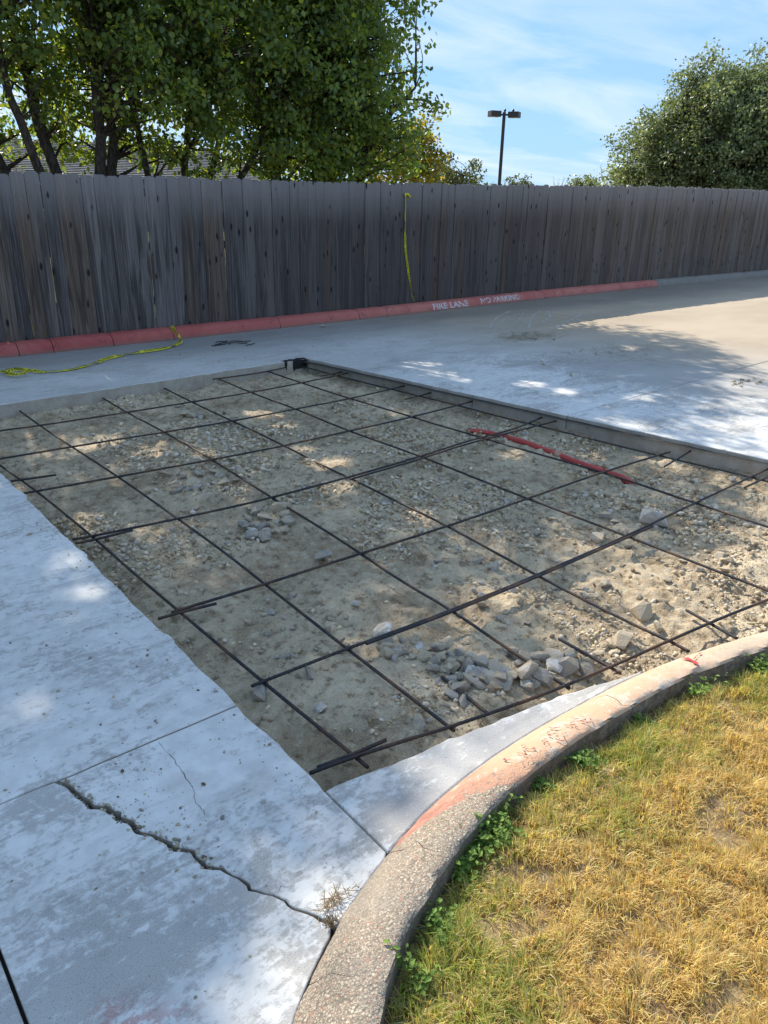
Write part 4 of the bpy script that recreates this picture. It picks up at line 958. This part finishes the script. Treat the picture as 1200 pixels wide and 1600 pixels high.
k = (edge > .012) & (rng.random(n) < np.clip(.92+tuft*1.7+patch*.5, .14, 1)*np.clip(edge/.05, .3, 1)); x, y, edge, tuft, patch = x[k], y[k], edge[k], tuft[k], patch[k]; n = len(x)
gx_ = vnoise(x*17, y*17, 7)*6.28*2; az = gx_+rng.normal(0, 1.0, n)
green = np.clip(.29-edge*1.4+fbm(x, y, 3.2, 3, 131)*.75+.25*np.exp(-((x-.85)/.35)**2), .03, 1)
isg = rng.random(n) < green
L = rng.uniform(.018, .052, n)*(1+.6*tuft)*np.where(isg, 1.1, 1.0); lean = np.clip(rng.normal(.95, .5, n), .05, 1.9)
cs = np.array([(.78, .60, .25), (.82, .66, .31), (.72, .52, .19), (.62, .44, .18), (.84, .72, .42), (.46, .31, .13)])[rng.integers(0, 6, n)]
cg = np.array([(.31, .38, .08), (.38, .44, .09), (.24, .32, .065), (.54, .50, .13)])[rng.integers(0, 4, n)]
cols = np.minimum(np.where(isg[:, None], cg, cs)*rng.uniform(.85, 1.25, (n, 1)), .88)
tag(blades('lawn_grass', x, y, soil_h(x, y)-.004, L, lean, az, rng.uniform(.0007, .0016, n), cols, M['grass']), 'patchy sun-dried yellow lawn grass inside the curved kerb', 'grass', kind='stuff')
# leafy green weeds along the kerb
def weed(px, py, h, nst, label, seed):
    r = np.random.default_rng(seed); p = ground(px, py, .02); root = empty('weed', (p[0], p[1], float(soil_h(np.array([p[0]]), np.array([p[1]]))[0]))); tag(root, label, 'weed', 'green weeds along the island kerb')
    st = []; V = []; F = []; cc = []
    for i in range(nst):
        a = r.random()*6.283; ln = h*r.uniform(.5, 1.1); sp = r.uniform(.3, 1.1)
        P = np.array([(math.cos(a)*sp*ln*t*t+.01*r.normal(), math.sin(a)*sp*ln*t*t+.01*r.normal(), ln*t*(1-.25*t*sp)) for t in np.linspace(0, 1, 7)]); P[0] = (r.normal(0, .012), r.normal(0, .012), -.005)
        st.append(tube(P, np.linspace(.0014, .0006, 7), 4))
        for j in range(1, 7):
            for s in range(3):
                la = r.random()*6.283; l = r.uniform(.011, .024)*(1.1 if j < 5 else .8); w = l*.32; u = np.array([math.cos(la), math.sin(la), r.uniform(-.3, .5)]); u /= np.linalg.norm(u); v_ = np.cross(u, [0, 0, 1]); v_ /= np.linalg.norm(v_); q0 = P[j]+(P[j-1]-P[j])*r.random()
                b = len(V); V += [q0, q0+u*l*.5+v_*w, q0+u*l+np.array([0, 0, -.25*l]), q0+u*l*.5-v_*w]; F.append([b, b+1, b+2, b+3]); cc += [np.array([(.20, .32, .06), (.27, .40, .09), (.15, .25, .05)][r.integers(0, 3)])*r.uniform(.8, 1.3)]*4
    so = obj('stem', *join(st), M['grass'], root); vcol(so.data, np.tile((.14, .18, .05), (len(so.data.vertices), 1)))
    lo = obj('foliage', V, F, M['grass'], root); vcol(lo.data, np.array(cc)); return root
for i, (px, py, h, ns, lab) in enumerate([(756, 1305, .075, 16, 'leafy green weed at the kerb, nearest the red painted stretch'), (735, 1335, .07, 15, 'leafy green weed left of the one by the painted stretch'), (775, 1285, .06, 12, 'low green weed right of the leafy pair'),
     (722, 1368, .055, 12, 'green weed beside the cracked aggregate kerb'), (905, 1205, .05, 12, 'spreading green weed below the kerb lettering'), (1080, 1098, .10, 4, 'tall thin weed stalk below the red spray mark'), (690, 1460, .05, 10, 'small green weed at the lower kerb bend'),
     (1000, 1140, .04, 8, 'small green weed right of the kerb crack'), (790, 1330, .05, 10, 'green weed in the lawn before the leafy pair'), (650, 1550, .08, 6, 'weed with long blades at the bottom kerb end'), (1190, 1062, .06, 10, 'green weed at the kerb by the right picture edge'), (840, 1240, .045, 9, 'green weed between the leafy pair and the spreading weed')]):
    weed(px, py, h*1.35, int(ns*1.3), lab, i+1)
# one dead leaf on the left slab
p = ground(46, 836); o = obj('fallen_leaf', [(-.02, 0, .004), (0, .008, .007), (.022, .002, .004), (.002, -.009, .003)], [[0, 3, 2, 1]], M['straw']); o.location = (p[0], p[1], .002); tag(o, 'small brown fallen leaf on the left slab', 'leaf')

# ------------------------------------------------------------------ trees
def leaf_mesh(name, P, size, cols, m, parent, droop=.6, seed=0, simple=False):
    r = np.random.default_rng(seed); n = len(P)
    az = r.random(n)*6.283; el = r.normal(-droop, .5, n); d = np.stack([np.cos(az)*np.cos(el), np.sin(az)*np.cos(el), np.sin(el)], 1)
    up = r.normal(0, .45, (n, 3))+np.array([0, 0, 1.0]); s = np.cross(d, up); s /= np.linalg.norm(s, axis=1)[:, None]+1e-9; nn = np.cross(s, d)
    L = size*r.uniform(.7, 1.2, n)[:, None]; w = L*.36
    if simple:
        V = np.stack([P, P+d*L*.5+s*w, P+d*L, P+d*L*.5-s*w], 1).reshape(-1, 3); F = np.arange(4*n).reshape(-1, 4); k = 4
    else:
        V = np.stack([P, P+d*L*.35+s*w-nn*L*.05, P+d*L*.72+s*w*.7-nn*L*.06, P+d*L-nn*L*.12, P+d*L*.72-s*w*.7-nn*L*.06, P+d*L*.35-s*w-nn*L*.05], 1).reshape(-1, 3)
        b = 6*np.arange(n)[:, None]; F = np.concatenate([b+np.array([t]) for t in ([0, 2, 1], [0, 3, 2], [0, 4, 3], [0, 5, 4])], 0); k = 6
    o = obj(name, V, F, m, parent); vcol(o.data, np.repeat(cols, k, 0)); o['kind'] = 'stuff'; return o
def tree(name, label, base, stems, blobs, nclump, per, lsize, pal, m, crad=.34, seed=0, simple=False, group=None, bias=2.2, trunk_r=.09, branch=True, drop=None):
    r = np.random.default_rng(seed); base = np.array(base, float); root = empty(name, tuple(base)); tag(root, label, 'tree', group)
    vol = np.array([b[3]*b[4]*b[5] for b in blobs]); which = r.choice(len(blobs), nclump, p=vol/vol.sum()); B = np.array(blobs)[which]
    u = r.normal(size=(nclump, 3)); u /= np.linalg.norm(u, axis=1)[:, None]; rr = r.random(nclump)**(1/bias)
    rr *= 1+.12*r.normal(size=nclump)*(rr > .7)
    cc = B[:, :3]+u*rr[:, None]*B[:, 3:6]
    if drop is not None: cc = cc[drop(cc)]
    parts = []; sp = []
    for (pts, r0) in stems:
        Pp = resample(smooth_path(np.array(pts, float), 2), .25); n = len(Pp); Pp[1:-1] += r.normal(0, .02, (n-2, 3)); parts.append(tube(Pp-base, r0*np.linspace(1, .22, n), 8)); sp += [(q, r0*(1-.78*i/n)) for i, q in enumerate(Pp)]
    SP = np.array([q for q, _ in sp]); SR = np.array([a for _, a in sp])
    if branch:
        for c in cc:
            dist = np.linalg.norm(SP-c, axis=1)+np.maximum(0, SP[:, 2]-c[2]+.15)*1.6; j = int(np.argmin(dist+r.random(len(SP))*.5)); a = SP[j]; mid = (a+c)/2+r.normal(0, .08, 3)+np.array([0, 0, .10*np.linalg.norm(c-a)*.5])
            rb = min(SR[j]*.6, .010+.012*np.linalg.norm(c-a)); parts.append(tube(smooth_path([a-base, mid-base, c-base], 1), np.linspace(rb, .004, 6)[:len(smooth_path([a, mid, c], 1))], 4, False))
    obj('trunk', *join(parts), M['bark'], root, True)
    n = len(cc)*per; ci = np.repeat(np.arange(len(cc)), per); off = r.normal(size=(n, 3)); off /= np.linalg.norm(off, axis=1)[:, None]; off *= (r.random(n)**.6)[:, None]*crad*r.uniform(.7, 1.3, len(cc))[ci][:, None]*np.array([1.1, 1.1, .8])
    P = cc[ci]+off; pal = np.array(pal)
    if drop is not None: kk_ = light_gaps(P); P, ci = P[kk_], ci[kk_]; n = len(P)
    base_t = r.uniform(.75, 1.25, len(cc))[ci]; cols = pal[r.integers(0, len(pal), n)]*(base_t*r.uniform(.8, 1.2, n))[:, None]
    leaf_mesh('crown', P-base, lsize, cols, m, root, seed=seed+1, simple=simple); return root
PEAR = [(.13, .19, .065), (.16, .22, .07), (.10, .155, .06), (.23, .25, .06), (.135, .195, .085)]
LBX = [-3, 0, .3, .55, 1.07, 1.45, 1.9, 2.6, 3.5, 4.5, 6.0, 7.5, 8.4, 9.1, 9.9, 10.6, 12]; LBY = [-3, -.7, .70, .98, 1.06, 1.14, 1.28, 1.50, 1.75, 1.75, 2.0, 2.9, 3.9, 4.7, 5.6, 6.5, 9]
GAPS = [(80, 875, .07), (122, 880, .08), (125, 930, .09), (65, 970, .08), (115, 970, .07), (50, 1110, .07), (140, 675, .16), (230, 690, .14), (255, 695, .12), (110, 795, .13), (312, 705, .14), (410, 635, .18), (430, 655, .15), (505, 715, .15),
        (550, 608, .16), (520, 750, .12), (600, 630, .15), (575, 660, .14), (655, 570, .22), (690, 585, .24), (720, 595, .15), (985, 545, .2), (780, 700, .14), (900, 690, .15), (640, 790, .10), (930, 890, .12), (1000, 870, .14), (1100, 850, .16), (1180, 860, .15), (1010, 930, .16), (760, 905, .09), (470, 690, .12), (360, 760, .10), (830, 600, .15), (880, 630, .15), (1190, 680, .2), (1000, 620, .15), (90, 840, .06)]
GP = np.array([(*ground(a, b, -.1 if k > 5 and b > 620 else 0)[:2], r) for k, (a, b, r) in enumerate(GAPS)])
def light_gaps(P):
    # openings between the leaves, lined up with the flecks of sun on the ground
    t = P[:, 2]/math.tan(SUN_EL); gx2 = P[:, 0]-math.sin(SUN_AZ)*t; gy2 = P[:, 1]-math.cos(SUN_AZ)*t; k = np.ones(len(P), bool)
    for (a, b, r) in GP:
        w = r*1.0*(1+.9*fbm(gx2*6, gy2*6, 1.0, 2, 400)); k &= ((gx2-a)/1.1)**2+((gy2-b)/1.0)**2 > w*w
    return k
def trimmed(cc):
    # outline of the row of crowns, read from the edge of the shade they throw on the ground
    t = cc[:, 2]/math.tan(SUN_EL); gx2 = cc[:, 0]-math.sin(SUN_AZ)*t; gy2 = cc[:, 1]-math.cos(SUN_AZ)*t
    return gy2 > np.interp(gx2, LBX, LBY)+.22
def stemset(b, leans, h, r0):
    out = []
    for lx, ly, k in leans:
        b2 = np.array(b)+np.array([lx*.10, ly*.1, 0]); out.append(([tuple(b2), tuple(b2+np.array([lx*.25, ly*.25, 1.1])), tuple(b2+np.array([lx*.75, ly*.75, 2.6])), tuple(b2+np.array([lx*1.3, ly*1.2, h*k]))], r0*random.uniform(.75, 1.1)))
    return out
tree('pear_tree', 'broad leafy green tree over the fence with several dark stems at the left', (3.9, 10.7, 0), stemset((3.85, 10.7, 0), [(-1.9, .1, .8), (-1.1, -.3, .95), (-.6, .5, 1), (.15, -.2, 1), (.6, .3, .95), (-1.5, .8, .9)], 6.3, .085),
     [(1.9, 10.7, 5.1, 3.2, 2.0, 2.45), (3.9, 10.7, 4.4, 1.6, 1.8, 2.0), (3.7, 10.3, 3.3, 1.7, 1.1, 1.0), (2.9, 11.6, 3.0, 1.8, .9, 1.2), (4.3, 11.8, 2.6, 1.5, .7, 1.0), (4.2, 12.7, 2.6, 2.6, .6, .8), (.4, 10.8, 6.3, 1.5, 1.5, 1.6), (-.6, 10.8, 6.6, 1.5, 1.5, 1.5), (.9, 10.8, 7.0, 1.5, 1.3, .8), (.9, 10.8, 7.0, 1.4, 1.3, .9), (.9, 10.6, 6.9, 1.4, 1.3, .9), (1.3, 10.8, 6.7, 1.2, 1.3, .9), (1.3, 10.8, 6.7, 1.2, 1.3, .9)], 1680, 50, .074, PEAR, M['leaf'], .27, 21, drop=trimmed)
tree('pear_tree', 'dense green tree behind the middle of the fence with stems leaning right', (4.9, 10.9, 0), stemset((4.9, 10.9, 0), [(-.3, .2, .9), (.5, -.2, 1), (1.3, .2, .9), (1.9, -.4, .75)], 5.4, .085),
     [(5.5, 10.8, 4.1, 2.3, 1.7, 2.25), (5.6, 10.4, 2.9, 1.8, 1.2, 1.15), (5.0, 10.2, 3.8, 1.5, 1.0, 1.0), (5.0, 10.8, 5.5, 2.0, 1.5, 1.3)], 860, 53, .074, PEAR, M['leaf'], .27, 22, drop=trimmed)
tree('pear_tree', 'rounded green tree whose leafy edge meets the open sky', (7.4, 11.1, 0), stemset((7.4, 11.1, 0), [(-.8, .1, .9), (.2, -.3, 1), (1.0, .2, .9), (1.2, -.5, .7)], 4.6, .08),
     [(7.65, 10.95, 3.3, 1.75, 1.6, 1.95), (7.5, 10.7, 2.5, 1.7, 1.2, .95), (7.0, 10.9, 4.6, 1.7, 1.4, 1.2), (8.4, 11.8, 5.3, 1.9, 1.2, 1.0)], 1050, 52, .074, PEAR, M['leaf'], .27, 23, drop=trimmed)
tree('pear_tree', 'tall green tree at the far left shading the slab', (-2.2, 10.9, 0), stemset((-2.2, 10.9, 0), [(-1, .1, .9), (.2, -.3, 1), (1.1, .3, .95)], 6.8, .10),
     [(-2.0, 10.8, 5.0, 2.9, 2.1, 2.8)], 520, 44, .085, PEAR, M['leaf'], .32, 24, drop=trimmed)
YEL = [(.24, .17, .025), (.16, .15, .03), (.28, .20, .03), (.10, .12, .025)]; OAK = [(.20, .23, .11), (.25, .28, .14), (.15, .18, .085), (.33, .34, .20)]
def ft(px, py, D): return far_point(px, py, D)
def fartree(name, label, px, py, D, rx, rz, n, per, ls, pal, m, seed, crad, group=None, extra=None, bias=2.2):
    c = ft(px, py, D); b = (c[0], c[1], -.2); h = c[2]; blobs = [(c[0], c[1], c[2], rx, rx*.9, rz)]+(extra or [])
    st = [([(c[0], c[1], -.2), (c[0]+.1, c[1], h*.4), (c[0]+rx*.4*sx, c[1]+rx*.3*sy, h*.9), (c[0]+rx*.6*sx, c[1]+rx*.5*sy, h+rz*.5)], .12*rx/2) for sx, sy in ((1, 0), (-1, .5), (.2, -1), (-.3, 1))]
    return tree(name, label, b, st, blobs, n, per, ls, pal, m, crad, seed, True, group, bias)
fartree('autumn_tree', 'yellow green tree peeking past the edge of the rounded green tree', 632, 245, 21, 1.05, 1.0, 130, 40, .10, YEL, M['leaf'], 31, .28)
fartree('hedge_tree', 'loose green tree low above the fence left of the light pole', 700, 284, 30, 1.5, .85, 120, 40, .11, [(.09, .11, .04), (.12, .13, .04), (.15, .14, .04)], M['oakleaf'], 32, .28)
fartree('hedge_tree', 'tiny bushy treetop just right of the light pole', 796, 293, 62, .75, .95, 40, 30, .16, [(.11, .13, .04), (.15, .15, .05)], M['oakleaf'], 33, .3)
fartree('hedge_tree', 'second tiny bushy treetop right of the light pole', 819, 294, 62, .65, .8, 36, 30, .16, [(.11, .13, .04), (.16, .15, .05)], M['oakleaf'], 34, .3)
fartree('hedge_tree', 'small treetop at the left foot of the large oak crown', 915, 296, 34, .7, .6, 50, 40, .11, OAK, M['oakleaf'], 35, .25)
c = ft(1115, 215, 30); d2 = ft(1040, 250, 30); e2 = ft(1190, 160, 31); f2 = ft(985, 285, 30); g2 = ft(1230, 240, 30); h2 = ft(1110, 140, 30)
fartree('oak_tree', 'large rounded live oak crown rising above the fence at right', 1125, 215, 30, 2.5, 2.0, 1500, 64, .105, OAK, M['oakleaf'], 36, .42,
        extra=[(*d2, 2.1, 1.8, 1.35), (*e2, 1.8, 1.7, 1.5), (*f2, 1.0, 1.2, .75), (*g2, 2.4, 2.0, 1.9), (*h2, 1.2, 1.2, 1.15)], bias=2.6)
# bare twiggy treetop
c = ft(873, 292, 45); tw = empty('bare_tree', (c[0], c[1], -.2)); tag(tw, 'bare twiggy treetop just above the fence', 'tree'); parts = []
for i in range(14):
    a = random.uniform(0, 6.28); s = random.uniform(.1, .5); parts.append(tube([(0, 0, 0), (0, 0, c[2]-.4), (s*.5*math.cos(a), s*.5*math.sin(a), c[2]+.1), (s*math.cos(a), s*math.sin(a), c[2]+random.uniform(.2, .75))], [.04, .03, .012, .005], 4))
obj('branches', *join(parts), M['bark'], tw)

# ------------------------------------------------------------------ parking-lot light pole
pb = far_point(780, 290, 55); ph = far_point(788, 178, 55)[2]+.1
lp = empty('light_pole', (pb[0], pb[1], -.2), -R(45)); tag(lp, 'dark square light pole with two box lamp heads beyond the fence', 'light pole'); H = ph+.2
bm = bmesh.new(); bmesh.ops.create_cone(bm, cap_ends=True, segments=4, radius1=.15, radius2=.14, depth=H, matrix=Matrix.Translation((0, 0, H/2)) @ Matrix.Rotation(R(45), 4, 'Z')); bm_obj('pole', bm, M['bronze'], lp)
obj('base_plate', *box(-.2, .2, -.2, .2, 0, .3), M['kbare'], lp)
for s, rz in ((-1, R(22)), (1, R(-18))):
    ca, sa = math.cos(rz), math.sin(rz)
    def rt_(vs_): return [(x*ca-y*sa, x*sa+y*ca, z) for x, y, z in vs_]
    v, f = box(.10*s, .34*s, -.05, .05, H-.20, H-.10) if s > 0 else box(-.34, -.10, -.05, .05, H-.20, H-.10); obj('arm', rt_(v), f, M['bronze'], lp)
    a, b = (.32, 1.0) if s > 0 else (-1.0, -.32)
    v, f = box(a, b, -.30, .30, H-.33+.04*(s < 0), H+.0+.04*(s < 0)); hd = obj('lamp_head', rt_(v), f, M['bronze'], lp)
    v, f = box(a+.06, b-.06, -.24, .24, H-.338+.04*(s < 0), H-.332+.04*(s < 0)); obj('lens', rt_(v), f, M['lens'], hd)
for (x, z) in ((.03, H), (.55, H)):
    obj('photocell', *tube([(x, 0, z), (x, 0, z+.07), (x, 0, z+.15), (x, 0, z+.22)], [.03, .08, .07, .01], 7), M['bronze'], lp)

# ------------------------------------------------------------------ house roof seen between the stems
hb = far_point(120, 262, 46); ang = R(-12)
hs = empty('house', (hb[0], hb[1], -.2), ang); tag(hs, 'low house with grey shingled roof glimpsed between the tree stems', 'house')
RZ = far_point(100, 230, 46)[2]+.5; EZ = 2.35; hx, dpt = 9.5, 5.0
nC = 22
for i in range(nC):
    t0, t1 = i/nC, (i+1)/nC; y0, y1 = -dpt*(1-t0), -dpt*(1-t1); z0, z1 = EZ+(RZ-EZ)*t0+.02, EZ+(RZ-EZ)*t1+.0; ins = 3.2
    xa, xb = hx-ins*t0+.4, hx-ins*t1+.4
    v = [(-xa, y0, z0+.03), (xa, y0, z0+.03), (xb, y1+.05, z1), (-xb, y1+.05, z1), (-xa, y0, z0), (xa, y0, z0)]
    obj('shingle_course', v, [[0, 1, 2, 3], [4, 5, 1, 0]], M['shingle'], hs)
v = [(-hx-.4, dpt, EZ), (hx+.4, dpt, EZ), (hx-ins+.4, 0, RZ), (-hx+ins-.4, 0, RZ), (hx+.4, -dpt, EZ), (-hx-.4, -dpt, EZ)]
obj('roof', v, [[0, 3, 2, 1], [1, 2, 4], [3, 0, 5]], M['shingle'], hs)
v, f = box(-hx, hx, -dpt+.5, dpt-.5, 0, EZ); obj('wall', v, f, M['siding'], hs)
for wx in (-6, -2, 3, 7):
    fr = obj('window', *join([box(wx-.6, wx+.6, -dpt+.44, -dpt+.5, .9, 1.0), box(wx-.6, wx+.6, -dpt+.44, -dpt+.5, 2.0, 2.1), box(wx-.6, wx-.52, -dpt+.44, -dpt+.5, 1.0, 2.0), box(wx+.52, wx+.6, -dpt+.44, -dpt+.5, 1.0, 2.0)]), M['white'], hs)
    obj('pane', *box(wx-.52, wx+.52, -dpt+.47, -dpt+.49, 1.0, 2.0), M['black'], fr)
